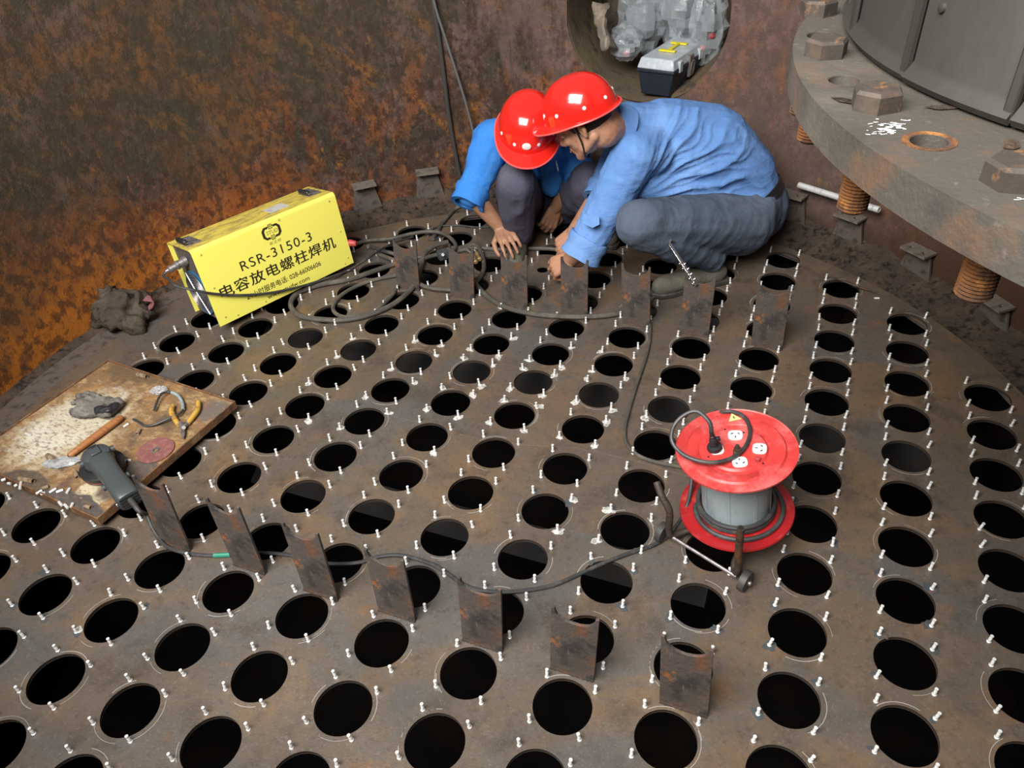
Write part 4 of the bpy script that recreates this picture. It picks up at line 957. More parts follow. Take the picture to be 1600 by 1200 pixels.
sp = [((31, 764), (33, 753)), ((56, 772), (66, 766)), ((77, 770), (88, 763)), ((88, 769), (99, 765)), ((104, 771), (109, 763)), ((92, 784), (97, 790)), ((101, 788), (106, 794)), ((111, 793), (114, 786)), ((2, 751), (9, 748)), ((188, 709), (191, 715)), ((194, 719), (205, 719)), ((22, 760), (27, 757)), ((193, 667), (201, 662)), ((40, 677), (48, 680)), ((12, 755), (17, 756))]
nm = ['beside the row of studs at the left corner', 'by the small ring', 'in the middle of the lower edge row', 'flat and dark in the lower edge row', 'standing apart by the cream patch', 'left of the pair by the lower edge', 'right of the pair by the lower edge', 'pointing up near the lower edge', 'at the very left corner', 'upper of the two beside the grinder', 'lower of the two beside the grinder', 'against the left rim', 'between the wooden handle and black wire', 'alone at the upper left side of the tray', 'half hidden at the left corner']
for (a, b), l in zip(sp, nm): lying('loose_stud', 'small loose steel stud on the tray '+l, 'stud', a, b, .0040, M['silver'], grp='loose studs on the tray')
fr_ = [((31, 748), (52, 752), .0075, 'longest brown ferrule tube at the left corner of the tray'), ((215, 585), (229, 589), .0075, 'brown ferrule tube by the upper rim of the tray'), ((74, 712), (87, 720), .0085, 'brown ferrule tube beside the wooden handle end'), ((132, 791), (142, 793), .006, 'orange ferrule near the bottom corner of the tray'), ((117, 737), (121, 746), .006, 'brass ferrule left of the grinder guard'), ((214, 678), (218, 671), .006, 'brown ferrule right of the loose stud near the black wire'), ((66, 763), (76, 760), .005, 'dark ferrule above the small ring')]
for a, b, r, l in fr_: lying('ferrule', l, 'ferrule', a, b, r, M['ferrule'], grp='ferrules on the tray', hollow=True)
p = tp(67, 771, .002); MB().lathe([(.005+.0018*cos(k), .0018*sin(k)) for k in [2*pi*q/8 for q in range(9)]], Matrix.Translation(p), 18).build('small_ring', M['silver'], label='small shiny ring near the lower edge of the tray', cat='ring')
p = tp(183, 789, .004); MB().ell(p, .0055).build('steel_ball', M['chrome'], label='small shiny nut at the bottom corner of the tray', cat='nut')
# wooden handle
A, B = tp(107, 713, .013), tp(191, 651, .013); L = (B-A).length
t = thing('wooden_handle', 'orange-brown wooden tool handle lying across the cream patch', 'handle', Matrix.Translation((A+B)/2))
MB().lathe([(.006, 0), (.0095, .004), (.0105, L*.25), (.0125, L*.5), (.0125, L*.85), (.0115, L-.008), (.007, L)], mtx(A, *frame(B-A, V((0, 0, 1)))), 14, True, True, sx=.85).build('shaft', M['wood'], t)
MB().cyl(A-(B-A).normalized()*.0006, A+(B-A).normalized()*.001, .0045, n=10).build('end_hole', M['black'], t)
# gloves
c = tp(153, 636, .018); gx, gy, gz = frame(V((0, 0, 1)), tp(190, 640)-tp(125, 630))
Gm = mtx(c, gx, gy, gz); t = thing('work_glove', 'crumpled grey-brown work glove with a black patch on the tray', 'glove', Gm)
RG = Gm.to_3x3()
g = MB()
def gp(*q): return Gm @ V(q)
for k, (x0, y0, x1, y1, z1) in enumerate([(.0, .024, -.070, .040, .010), (.0, .010, -.082, .016, .018), (.0, -.008, -.078, -.008, .014), (.0, -.022, -.066, -.032, .004)]):
    g.chain([(gp(x0, y0, .008), .012), (gp((x0+x1)*.55, (y0+y1)/2, z1+.006), .0098), (gp(x1, y1, z1-.002), .0092)])
g.chain([(gp(.02, -.02, .004), .014), (gp(-.02, -.040, .0), .013), (gp(-.060, -.036, -.004), .012)])
for k in range(5): g.cap(gp(-.01, -.02+.01*k, .004), .017, gp(.055, -.024+.013*k, .004), .015)
put(skinned(g, .0032, 4, folds([(gp(0, 0, 0), (.3, 1, 0), .1)], .005, 40)), 'glove_fabric', M['glove'], t)
g = MB().chain([(gp(.030, -.026, .012), .013), (gp(.060, -.018, .012), .014), (gp(.066, .004, .010), .012)])
put(skinned(g, .003, 3, folds([(gp(.05, -.02, 0), (1, .4, 0), .1)], .005, 50)), 'rubber_patch', M['black'], t)
# wire offcut
MB().tube([tp(*q) for q in [(241, 641, .01), (246, 626, .016), (252, 616, .018), (262, 612, .014), (274, 616, .01), (284, 626, .008), (287, 637, .008), (281, 646, .012), (268, 652, .014), (255, 658, .012), (240, 664, .008), (226, 665, .006), (216, 659, .006), (208, 655, .005)]], .0036, 8, smooth=4).build('wire_offcut', M['thin'], label='bent offcut of black wire curving across the upper tray', cat='wire')
MB().tube([tp(*q) for q in [(268, 613, .012), (278, 618, .010), (285, 629, .010), (286, 640, .010)]], .0052, 8).build('cable_sheath', M['grey'], label='grey sheath scrap beside the black wire', cat='sheath')
c = tp(248, 610, .012); crumple(c, (.022, .014, .012), 5, .3, 3).build('wrapper_scrap', M['bag'], sm=30, label='small clear wrapper scrap beside the top of the black wire', cat='wrapper')
c = tp(95, 722, .008); crumple(c, (.045, .018, .007), 8, .3, 3).build('film_scrap', M['bag'], sm=30, label='flat clear film scrap by the lower end of the wooden handle', cat='film')
# pliers
H0 = tp(287, 667, .010); t = thing('pliers', 'open pliers with worn yellow grips on the tray', 'pliers', Matrix.Translation(H0))
for pts, nme in [([(279, 664), (272, 652), (268, 643), (270, 634)], 'l'), ([(293, 662), (301, 652), (309, 640), (310, 628)], 'r')]:
    MB().tube([tp(x, y, .010) for x, y in pts], lambda u: .0072+.0014*sin(u*3), 10, smooth=3).build('grip', M['pliers'], t)
MB().tube([tp(281, 661, .010), tp(285, 667, .010), tp(287, 676, .010), tp(286, 684, .009)], lambda u: .0082-.005*u, 8).tube([tp(293, 661, .010), tp(288, 667, .010), tp(285, 676, .010), tp(286, 685, .009)], lambda u: .0082-.005*u, 8).build('jaw', M['steel'], t)
MB().cyl(tp(287, 668, .010), tp(287, 668, .020), .0055).build('pivot', M['steel'], t)
# grinding disc
c = tp(243, 703, .004); t = thing('grinding_disc', 'round maroon grinding disc lying on the right of the tray', 'disc', Matrix.Translation(c))
MB(Matrix.Translation(c)).lathe([(.0105, -.0025), (.052, -.0025), (.053, .0), (.052, .0012), (.022, .0012), (.018, -.0005), (.0105, -.0005), (.0105, -.0025)], None, 48).build('abrasive', M['disc'], t)
MB(Matrix.Translation(c)).lathe([(.007, -.002), (.0125, -.002), (.0125, .0004), (.007, .0004), (.007, -.002)], None, 24).build('centre_ring', M['steel'], t)
# angle grinder
gA = tp(152, 714, .060); gB = tp(204, 782, .052)
x, y, z = frame(gB-gA, V((0, 0, 1)).cross(gB-gA)); GM = mtx(gA, x, y, z); GLn = (gB-gA).length   # x sideways, y up
if y.z < 0: x, y = -x, -y; GM = mtx(gA, x, y, z)
t = thing('angle_grinder', 'dark grey angle grinder lying on the tray with its cord', 'grinder', GM)
def sect(w_, h_, zc, k=.55, n=20):
    return [(w_*math.copysign(abs(cos(a))**k, cos(a)), h_*math.copysign(abs(sin(a))**k, sin(a)), zc) for a in [2*pi*q/n for q in range(n)]]
def loft(secs, n=20):
    vs = [p for s in secs for p in s]; fs = [(i*n+k, i*n+(k+1) % n, (i+1)*n+(k+1) % n, (i+1)*n+k) for i in range(len(secs)-1) for k in range(n)]
    return vs, fs+[tuple(range(n-1, -1, -1)), tuple((len(secs)-1)*n+k for k in range(n))]
L = GLn
MB(GM).add(*loft([sect(.030, .030, .030), sect(.033, .032, .045), sect(.029, .028, .08), sect(.028, .027, L*.55), sect(.030, .028, L*.8), sect(.030, .028, L-.006), sect(.026, .024, L)])).build('motor_housing', M['toolgrey'], t, sm=45)
MB(GM).lathe([(.036, 0), (.041, .004), (.041, .020), (.036, .034), (.022, .040)], mtx(V((0, -.016, .004)), V((1, 0, 0)), V((0, 0, -1)), V((0, 1, 0))), 28, True, True).build('gear_head', M['toolhead'], t, sm=45)
MB(GM).box((-.014, .024, -.018), (.014, .030, .022)).build('lock_plate', M['toolgrey'], t, bev=.002)
MB(GM).box((-.010, .030, -.014), (.010, .032, -.004)).build('lock_button', M['black'], t, bev=.001)
MB(GM).lathe([(.020, 0), (.058, 0), (.060, .003), (.060, .013), (.056, .015), (.020, .015)], mtx(V((0, -.042, .004)), V((1, 0, 0)), V((0, 0, -1)), V((0, 1, 0))), 36, True, True).build('wheel_guard', M['black'], t, sm=40)
MB(GM).lathe([(.007, 0), (.0575, 0), (.0575, .004), (.007, .004)], mtx(V((0, -.049, .004)), V((1, 0, 0)), V((0, 0, -1)), V((0, 1, 0))), 36, True, True).build('abrasive_wheel', M['disc'], t)
for s in (-1, 1): MB(GM).cyl((s*.036, .004, .004), (s*.048, .004, .004), .010, n=12).build('side_boss', M['toolhead'], t)
for s in (-1, 1): MB(GM).cyl((s*.029, .0, L*.58), (s*.036, .0, L*.58), .009, n=14).build('brush_cap', M['toolgrey'], t)
m = MB(GM)
for q in range(4): m.box((-.024, -.018+q*.010, L-.0005), (.024, -.013+q*.010, L+.0012))
m.build('vent_slot', M['black'], t)
MB().tube([GM @ V((0, .002, L-.002)), GM @ V((.001, 0, L+.02)), GM @ V((.002, -.008, L+.045)), G(229, 803, .05)], lambda u: .0085-.003*u, 10).build('cord_sleeve', M['rubber'], t)

# rag heap by the wall
c = G(185, 485); t = thing('rag_heap', 'heap of dirty brown rags with a pinkish tie against the left wall', 'rag', Matrix.Translation(c))
m = MB()
for (q, z, r) in [((150, 488), .03, .055), ((172, 482), .055, .065), ((190, 474), .075, .06), ((212, 468), .065, .045), ((228, 462), .05, .03), ((185, 498), .035, .06), ((205, 505), .03, .05), ((222, 490), .035, .045), ((160, 495), .025, .05), ((212, 515), .012, .035), ((168, 460), .10, .04)]:
    m.ell(G(q[0], q[1], z), (r, r*.9, r*.75))
for p in m.v: p.z = max(p.z, -.004)
rc = G(190, 485, .03)
def rag_fold(p, n):
    a = atan2(p.y-rc.y, p.x-rc.x); r = (p-rc).length
    return .016*(1-abs(sin(a*4+noise.noise(p*9)*5+r*14)))*min(1, r/.05)-.006+.006*noise.noise(p*40)
rme = skinned(m, .0055, 5, rag_fold)
for v in rme.vertices:
    d = hypot(v.co.x-CC.x, v.co.y-CC.y)
    if d > RW-.004: v.co.x = CC.x+(v.co.x-CC.x)*(RW-.004)/d; v.co.y = CC.y+(v.co.y-CC.y)*(RW-.004)/d
    v.co.z = max(v.co.z, .0008)
put(rme, 'rag_cloth', M['rag'], t)
m = MB()
for q in range(6): m.tube([G(224+q, 470, .075+.004*q), G(232+q*1.5, 462+2*q, .09), G(238, 470+q*2, .07), G(232, 480+q, .05)], .0028, 6)
m.build('pink_tie', mat('faded_pink_string', (.20, .075, .075), rough=.9), t)

# ------------------------------------------------------------------ people
def arm_hand(m, wrist, d, back, thumb_side, curl=(.5, .6, .4), spread=.10, s=1., thumb=(.9, .5)):
    """palm with four unequal jointed fingers and a thumb leaving its side; returns nothing, adds shapes to m"""
    d = V(d).normalized(); back = V(back); back = (back-d*back.dot(d)).normalized(); th = d.cross(back)*thumb_side
    w_ = V(wrist); K = []
    for k, off in enumerate((.030, .010, -.010, -.029)):
        kn = w_+d*(.086-.006*abs(k-1))*s+th*off*s+back*.002
        m.cap(w_+d*.012*s+th*off*.55*s, .0165*s, kn, .0115*s, 10, 3); K.append(kn)
    m.cap(w_+d*.03*s+th*.018*s-back*.006, .016*s, w_+d*.06*s-th*.014*s-back*.006, .015*s, 10, 3)
    for k, L in enumerate((.070, .079, .073, .058)):
        a = 0; p = K[k]; r = .0090*s; dd = (d+th*spread*(1.5-k)).normalized(); seg = (.44, .31, .25)
        for j in range(3):
            a += curl[j]*(1+.08*(k-1.5)*(1 if curl[0] > .3 else 0)); q = p+(dd*cos(a)-back*sin(a))*L*seg[j]*s
            r2 = r*.90; m.cap(p, r, q, r2, 10, 3); p, r = q, r2
    p = w_+d*.022*s+th*.020*s-back*.004; a = th*.75+d*.62-back*.25; a.normalize()
    q = p+a*.044*s; m.cap(p, .0145*s, q, .0110*s, 10, 3)
    b = (a*cos(thumb[0])+(d*.8-back*.6-th*.35)*sin(thumb[0])).normalized(); p = q; q = p+b*.032*s; m.cap(p, .0110*s, q, .0098*s, 10, 3)
    b = (b*cos(thumb[1])+(d*.5-back*.6-th*.6)*sin(thumb[1])).normalized(); m.cap(q, .0098*s, q+b*.024*s, .0080*s, 10, 3)
class Head:
    def __init__(s, c, f, roll_up=None):
        s.c = V(c); s.f = V(f).normalized(); u = V(roll_up or (0, 0, 1)); s.u = (u-s.f*u.dot(s.f)).normalized(); s.l = s.u.cross(s.f)
    def p(s, a, b, c): return s.c+s.f*a+s.l*b+s.u*c
    def R(s): return Matrix(((s.f.x, s.l.x, s.u.x), (s.f.y, s.l.y, s.u.y), (s.f.z, s.l.z, s.u.z)))
    def skull(s, m):
        R = s.R()
        m.ell(s.p(-.008, 0, .025), (.092, .074, .088), R, 20, 14)
        m.ell(s.p(.022, 0, -.030), (.066, .062, .072), R, 18, 12)
        m.cap(s.p(.030, .040, -.062), .020, s.p(.068, .010, -.090), .018); m.cap(s.p(.030, -.040, -.062), .020, s.p(.068, -.010, -.090), .018)
        m.cap(s.p(-.02, .052, -.045), .020, s.p(.030, .040, -.066), .020); m.cap(s.p(-.02, -.052, -.045), .020, s.p(.030, -.040, -.066), .020)
        m.ell(s.p(.072, 0, -.092), (.018, .020, .014), R)
        m.cap(s.p(.084, 0, .006), .009, s.p(.103, 0, -.028), .0115); m.ell(s.p(.092, .010, -.033), .009, R); m.ell(s.p(.092, -.010, -.033), .009, R)
        m.cap(s.p(.074, .035, .018), .010, s.p(.086, .008, .015), .009); m.cap(s.p(.074, -.035, .018), .010, s.p(.086, -.008, .015), .009)
        m.ell(s.p(.062, .036, -.022), (.020, .022, .020), R); m.ell(s.p(.062, -.036, -.022), (.020, .022, .020), R)
        m.cap(s.p(.080, .018, -.058), .0065, s.p(.088, 0, -.056), .0075); m.cap(s.p(.080, -.018, -.058), .0065, s.p(.088, 0, -.056), .0075)
        m.cap(s.p(.078, .015, -.068), .0065, s.p(.085, 0, -.069), .008); m.cap(s.p(.078, -.015, -.068), .0065, s.p(.085, 0, -.069), .008)
        for q in (1, -1):
            m.cap(s.p(-.006, q*.078, .012), .0070, s.p(-.016, q*.086, -.006), .0075, 10, 3); m.cap(s.p(-.016, q*.086, -.006), .0070, s.p(-.006, q*.078, -.030), .0070, 10, 3); m.ell(s.p(-.004, q*.075, -.008), (.012, .006, .022), R)
def face_parts(h, root):
    R = h.R()
    for q in (1, -1):
        e = MB().ell(h.p(.074, q*.031, .000), (.009, .012, .007), R, 12, 8).build('eye', M['white'], root)
        MB().ell(h.p(.0815, q*.031, .000), (.0025, .0055, .0055), R, 10, 6).build('iris', M['hair'], e)
        MB().cap(h.p(.082, q*.046, .022), .0035, h.p(.092, q*.016, .020), .0042, 8, 3).build('eyebrow', M['hair'], root)
    MB().cap(h.p(.0905, .016, -.0625), .0022, h.p(.0945, 0, -.0615), .0026, 8, 3).cap(h.p(.0905, -.016, -.0625), .0022, h.p(.0945, 0, -.0615), .0026, 8, 3).build('mouth_line', M['skindark'], root)
def hair_mesh(h, root):
    m = MB(); R = h.R(); m.ell(h.p(-.014, 0, .028), (.093, .0775, .090), R, 24, 16); m.cap(h.p(-.058, .02, -.005), .030, h.p(-.058, -.02, -.005), .030)
    me = skinned(m, .006, 3); put(me, 'short_hair', M['hair'], root)
def hard_hat(h, root, dots, peak=.035, tilt=0, emblem=False, vents=False, sc=1.):
    c = h.p(-.004, 0, .030); f, l, u = h.f, h.l, h.u
    if tilt: f2 = f*cos(tilt)+u*sin(tilt); u = u*cos(tilt)-f*sin(tilt); f = f2
    H = mtx(c, f*sc, l*sc, u*sc); n = 56; a_, b_, hh = .122, .104, .118
    def shape(t, k):
        ca, sa = cos(t), sin(t); return V((a_*ca*k, b_*sa*k, 0))
    rows = []
    for q in range(15):
        e = pi/2*q/14; k = cos(e)**.80; z = hh*sin(e)**1.02
        rows.append([(a_*cos(t)*k, b_*sin(t)*k, z) for t in [2*pi*j/n for j in range(n)]])
    def brimw(t): return .012+peak*max(0, cos(t))**2.2
    brim = []
    for g_, dz in ((1., -.004), (.55, -.002), (.12, -.0005)):
        brim.append([((a_+brimw(t)*g_)*cos(t), (b_+brimw(t)*g_*(.012/.012 if abs(cos(t)) < .99 else 1))*sin(t), dz-.010*max(0, cos(t))*g_) for t in [2*pi*j/n for j in range(n)]])
    R_ = brim+rows; vs = [p for r in R_ for p in r]
    fs = [(i*n+j, i*n+(j+1) % n, (i+1)*n+(j+1) % n, (i+1)*n+j) for i in range(len(R_)-1) for j in range(n)]
    under = [[(x*.97, y*.97, z-.003) for x, y, z in brim[0]], [(a_*.93*cos(t), b_*.93*sin(t), -.003) for t in [2*pi*j/n for j in range(n)]], [(a_*.6*cos(t), b_*.6*sin(t), .07) for t in [2*pi*j/n for j in range(n)]], [(.001*cos(t), .001*sin(t), .085) for t in [2*pi*j/n for j in range(n)]]]
    b0 = len(vs); vs += [p for r in under for p in r]
    fs += [(j, b0+j, b0+(j+1) % n, (j+1) % n) for j in range(n)]+[(b0+i*n+j, b0+(i+1)*n+j, b0+(i+1)*n+(j+1) % n, b0+i*n+(j+1) % n) for i in range(3) for j in range(n)]
    hat = MB(H).add(vs, fs).build('hard_hat', M['helmet'], root, sm=50)
    MB(H).tube([V(brim[0][j])+V((0, 0, -.001)) for j in range(0, n, 2)], .0030, 6, closed=True, smooth=2).build('brim_edge', M['rim'], hat)
    def onshell(t, e):
        k = cos(e)**.80; return V((a_*cos(t)*k, b_*sin(t)*k, hh*sin(e)**1.02))
    def nrm(t, e):
        p = onshell(t, e); dt = onshell(t+.01, e)-p; de = onshell(t, e+.01)-p; return dt.cross(de).normalized()
    for t_, e_ in dots:
        MB(H).lathe([(.0062, 0), (.0058, .0016), (.0035, .0024)], mtx(onshell(t_, e_), *frame(nrm(t_, e_))), 16, False, True).build('rivet_dot', M['white'], hat)
    if vents:
        for t_, e_ in [(1.35, .32), (1.52, .42), (1.60, .62), (1.85, .34), (1.70, .50)]:
            MB(H).lathe([(.0020, 0), (.0018, .0006)], mtx(onshell(t_, e_), *frame(nrm(t_, e_))), 8, False, True).build('vent_hole', M['black'], hat)
    if emblem:
        t_, e_ = 0, .30; N_ = nrm(t_, e_); X = mtx(onshell(t_, e_), *frame(N_, V((0, 1, 0))))
        eb_ = MB(H).lathe([(.0150, 0), (.0150, .0012), (.0135, .0020)], X, 24, False, True, sy=.85).build('emblem_disc', M['white'], hat)
        m = MB(H)
        for a in range(5): m.cyl((.0050*cos(a*1.257), .0050*sin(a*1.257), .0020), (.0050*cos(a*1.257), .0050*sin(a*1.257), .0025), .0019, n=7)
        m.build('emblem_mark', mat('dark_green_ink', (.02, .07, .05), rough=.5), eb_, sm=0)
    # strap
    MB().tube([h.p(.01, .078, .02), h.p(.02, .070, -.04), h.p(.045, .045, -.092), h.p(.055, 0, -.108), h.p(.045, -.045, -.092), h.p(.02, -.070, -.04), h.p(.01, -.078, .02)], .0028, 6, smooth=3).build('chin_strap', M['belt'], hat)
def boot(m, heel, toe, ankle, w_=.040):
    heel, toe, ankle = V(heel), V(toe), V(ankle); d = (toe-heel).normalized(); up = V((0, 0, .001))
    m.cap(heel+V((0, 0, .040)), .038, heel.lerp(toe, .45)+V((0, 0, .040)), .038); m.cap(heel.lerp(toe, .45)+V((0, 0, .038)), .040, toe+V((0, 0, .034))-d*.03, .034)
    m.cap(heel+V((0, 0, .05))+d*.015, .038, ankle, .040)
def sole(mb, heel, toe):
    heel, toe = V(heel), V(toe); L = (toe-heel).length; x, y, z = frame(V((0, 0, 1)), toe-heel)
    X = mtx(heel, x, y, z); pts = [(-.045, -.022), (-.03, -.036), (.02, -.037), (L*.5, -.034), (L*.78, -.045), (L-.02, -.038), (L+.012, -.012), (L+.014, .012), (L-.01, .036), (L*.78, .044), (L*.5, .036), (.02, .037), (-.03, .036), (-.045, .022)]
    return mb.prism(pts, .001, .020, X)

# ---- right worker: squatting, facing left, reaching down
P = lambda px, py, y: Y(px, py, y)
root = thing('person', 'right worker in a faded blue shirt and red helmet, squatting and reaching left', 'person', Matrix.Translation(V((.72, 2.42, 0))), 'two workers crouching over the tube sheet')
pel = P(1176, 322, 2.58); waist = P(1150, 275, 2.60); mid = P(1104, 240, 2.60); chest = P(1036, 226, 2.58); nb = P(972, 196, 2.54)
shn = P(990, 245, 2.42); shf = P(985, 205, 2.74); hipn = P(1158, 350, 2.47); hipf = P(1160, 335, 2.70)
kn = P(998, 348, 2.21); kf = P(1000, 330, 2.55); an = V((.735, 2.375, .10)); af = P(1120, 392, 2.62); af.z = max(af.z, .10)
eln = P(922, 372, 2.36); wn = P(893, 404, 2.43); elf = P(944, 300, 2.58); wf = P(897, 362, 2.645)
hd = Head(P(913, 188, 2.43), (-.80, .27, -.54), (-.2, .05, 1))
m = MB()
m.cap(pel, .105, waist, .105).cap(waist, .105, mid, .135).cap(mid, .135, chest, .125).cap(chest, .11, nb, .06).cap(P(1184, 303, 2.58), .092, P(1186, 318, 2.58), .088).chain([(nb, .060), (hd.p(-.035, 0, -.06), .055), (hd.p(-.02, 0, -.02), .06)])
m.chain([(shn, .055), (eln, .042), (eln.lerp(wn, .35), .043), (wn, .029)]); m.chain([(chest, .08), (shf, .055), (elf, .042), (elf.lerp(wf, .3), .041), (wf, .028)]); m.cap(chest, .09, shn, .055)
m.chain([(hipn, .085), (kn, .055), (an, .035)]); m.chain([(hipf, .085), (kf, .055), (af, .035)])
hd.skull(m)
arm_hand(m, wn, G(846, 428, .035)-wn, (.25, -.55, .8), 1, (.55, .75, .5), .10, 1.05)
arm_hand(m, wf, G(868, 392, .04)-wf, (-.1, -.35, .9), -1, (.65, .8, .5), .08, 1.0)
put(skinned(m, .0042, 3), 'body', M['skin'], root)
face_parts(hd, root); hair_mesh(hd, root)
hard_hat(hd, root, [(.55, .30), (1.15, .30), (1.95, .30), (2.65, .30), (3.4, .30), (-.55, .3), (-1.3, .3), (-2.1, .3)], .034, .26, vents=True)
# shirt
m = MB()
m.cap(waist.lerp(pel, .45), .128, waist, .135).cap(waist, .140, mid, .168).cap(mid, .168, chest, .155).cap(chest, .152, nb.lerp(chest, .15), .088).cap(nb.lerp(chest, .2), .085, nb.lerp(hd.p(-.03, 0, -.06), .35), .070)
m.cap(chest, .12, shn, .082).cap(chest, .12, shf, .078)
cufn = shn.lerp(eln, 1.06); m.chain([(shn, .082), (shn.lerp(eln, .5), .070), (cufn, .062)])
cuff = shf.lerp(elf, .95); m.chain([(shf, .078), (shf.lerp(elf, .5), .066), (cuff, .058)])
m.cap(P(1080, 298, 2.50), .075, P(1172, 316, 2.53), .085).cap(P(1010, 285, 2.45), .06, P(1080, 296, 2.50), .075)
arm = P(985, 318, 2.40); low = P(1185, 285, 2.45)
def fan(p, n):
    v = p-arm; X, Yv = v.dot(RT), v.dot(UP); r = hypot(X, Yv); a = atan2(Yv, X)
    k = max(0, min(1, (r-.06)/.10))*max(0, min(1, (.56-r)/.18))*max(0, -n.y*1.2+.25)
    w2 = 1 if -.5 < a < 1.15 else .25
    ph = a*15+noise.noise(p*5)*3.0; rd = (1-abs(sin(ph)))**1.5
    rd2 = (1-abs(sin(a*31+noise.noise(p*9+V((3, 0, 0)))*4)))**2
    return (.010*rd+.005*rd2-.005)*k*w2
sl = folds([(shn.lerp(eln, .6), (eln-shn).cross(V((0, -1, .3))), .16), (shf.lerp(elf, .6), (elf-shf).cross(V((0, -1, .3))), .12)], .010, 16)
gen = folds([(mid, (low-arm), .5)], .006, 7)
def foldR(p, n):
    d1 = ((p-shn.lerp(eln, .6)).length/.17)**2; k = math.exp(-d1)
    return fan(p, n)*(1-k)+sl(p, n)*k+gen(p, n)*(1-k)*.8
shirt = put(skinned(m, .0060, 7, foldR), 'work_shirt', M['shirtA'], root)
def cuff_ring(c, d, r, name, mt, par, wd=.034, th=.006):
    d = V(d).normalized(); x, y, z = frame(d); q = MB()
    pr = []
    for k in range(5): pr += [(r+th*.35*sin(k*2.1), -wd/2+wd*k/4)]
    prof = [(r-.004, -wd/2)]+[(a+th, b) for a, b in pr]+[(r-.006, wd/2)]
    vs = []; n = 36
    for i, (a, b) in enumerate(prof):
        for k in range(n):
            t_ = 2*pi*k/n; w2 = 1+.05*noise.noise(V((cos(t_)*2+i*.6, sin(t_)*2, b*30))); vs.append(V((a*w2*cos(t_), a*w2*sin(t_), b+.006*noise.noise(V((cos(t_)*1.5, sin(t_)*1.5, 4))))))
    q.add(vs, [(i*n+k, i*n+(k+1) % n, (i+1)*n+(k+1) % n, (i+1)*n+k) for i in range(len(prof)-1) for k in range(n)], mtx(c, x, y, z))
    return q.build(name, mt, par, sm=70)
cuff_ring(cufn+(eln-shn).normalized()*.018, eln-shn, .062, 'rolled_cuff', M['shirtA'], shirt, .075, .010); cuff_ring(cuff+(elf-shf).normalized()*.02, elf-shf, .058, 'rolled_cuff', M['shirtA'], shirt, .06, .009)
x, y, z = frame(nb-chest); MB(mtx(nb.lerp(hd.p(-.03, 0, -.06), .35), x, y, z)).lathe([(.082, -.03), (.078, .0), (.072, .026), (.066, .034), (.062, .026), (.066, -.01)], None, 28).build('collar', M['shirtA'], shirt, sm=70)
# sleeve pocket flap
pc = P(924, 344, 2.298); fx, fy, fz_ = frame(ray(924, 344)*-1, RT); MB(mtx(pc, fx, fy, fz_)).add([(-.028, .020, .004), (.026, .014, .006), (.028, -.014, .010), (.004, -.026, .013), (-.026, -.012, .010), (-.028, .020, -.002), (.026, .014, -.002), (.028, -.014, .0), (.004, -.026, .002), (-.026, -.012, .0)], [(0, 1, 2, 3, 4)[::-1], (5, 6, 7, 8, 9), (0, 1, 6, 5), (1, 2, 7, 6), (2, 3, 8, 7), (3, 4, 9, 8), (4, 0, 5, 9)]).build('sleeve_pocket', M['shirtA'], shirt, sm=0, bev=.002)
# trousers
m = MB()
m.cap(pel, .128, pel.lerp(waist, .35), .122).cap(pel, .125, hipn, .112).cap(pel, .12, hipf, .108)
m.chain([(hipn, .112), (hipn.lerp(kn, .5), .092), (kn, .074)]); m.chain([(kn, .074), (kn.lerp(an, .45), .074), (an+V((.01, .0, .015)), .052)])
m.chain([(hipf, .108), (hipf.lerp(kf, .5), .088), (kf, .070)]); m.chain([(kf, .070), (kf.lerp(af, .45), .070), (af, .050)])
kk = kn.lerp(an, .5)
ft = folds([(kk, (an-kn).cross(V((0, -1, .5))), .20), (hipn.lerp(kn, .5), (kn-hipn), .20), (pel, (0, .2, 1), .15)], .011, 12)
tr_ = put(skinned(m, .0065, 7, ft), 'trousers', M['trouA'], root)
cuff_ring(an+V((.006, 0, .012)), kn-an, .050, 'trouser_hem', M['trouA'], tr_, .03, .004)
# belt and bare lower back
bc = pel.lerp(waist, .30); x, y, z = frame(waist-pel)
MB(mtx(bc, x, y, z)).lathe([(.127, -.022), (.131, -.020), (.131, .016), (.127, .018)], None, 40).build('leather_belt', M['belt'], tr_)
# tear patch of skin on the thigh pocket
tq = P(1108, 358, 2.385)
# boots
m = MB(); boot(m, V((.775, 2.385, 0)), V((.535, 2.325, 0)), an+V((0, 0, .03)))
b1 = put(skinned(m, .006, 4, folds([(V((.65, 2.36, .05)), (0, 1, 0), .2)], .004, 14)), 'boot', M['boot'], root)
sole(MB(), V((.775, 2.385, 0)), V((.535, 2.325, 0))).build('boot_sole', M['rubber'], b1, bev=.004)
fh = V((af.x+.02, af.y, 0)); ftoe = fh+V((-.24, -.04, 0)); m = MB(); boot(m, fh, ftoe, af+V((0, 0, .03)))
b2 = put(skinned(m, .006, 4), 'boot', M['boot'], root); sole(MB(), fh, ftoe).build('boot_sole', M['rubber'], b2, bev=.004)

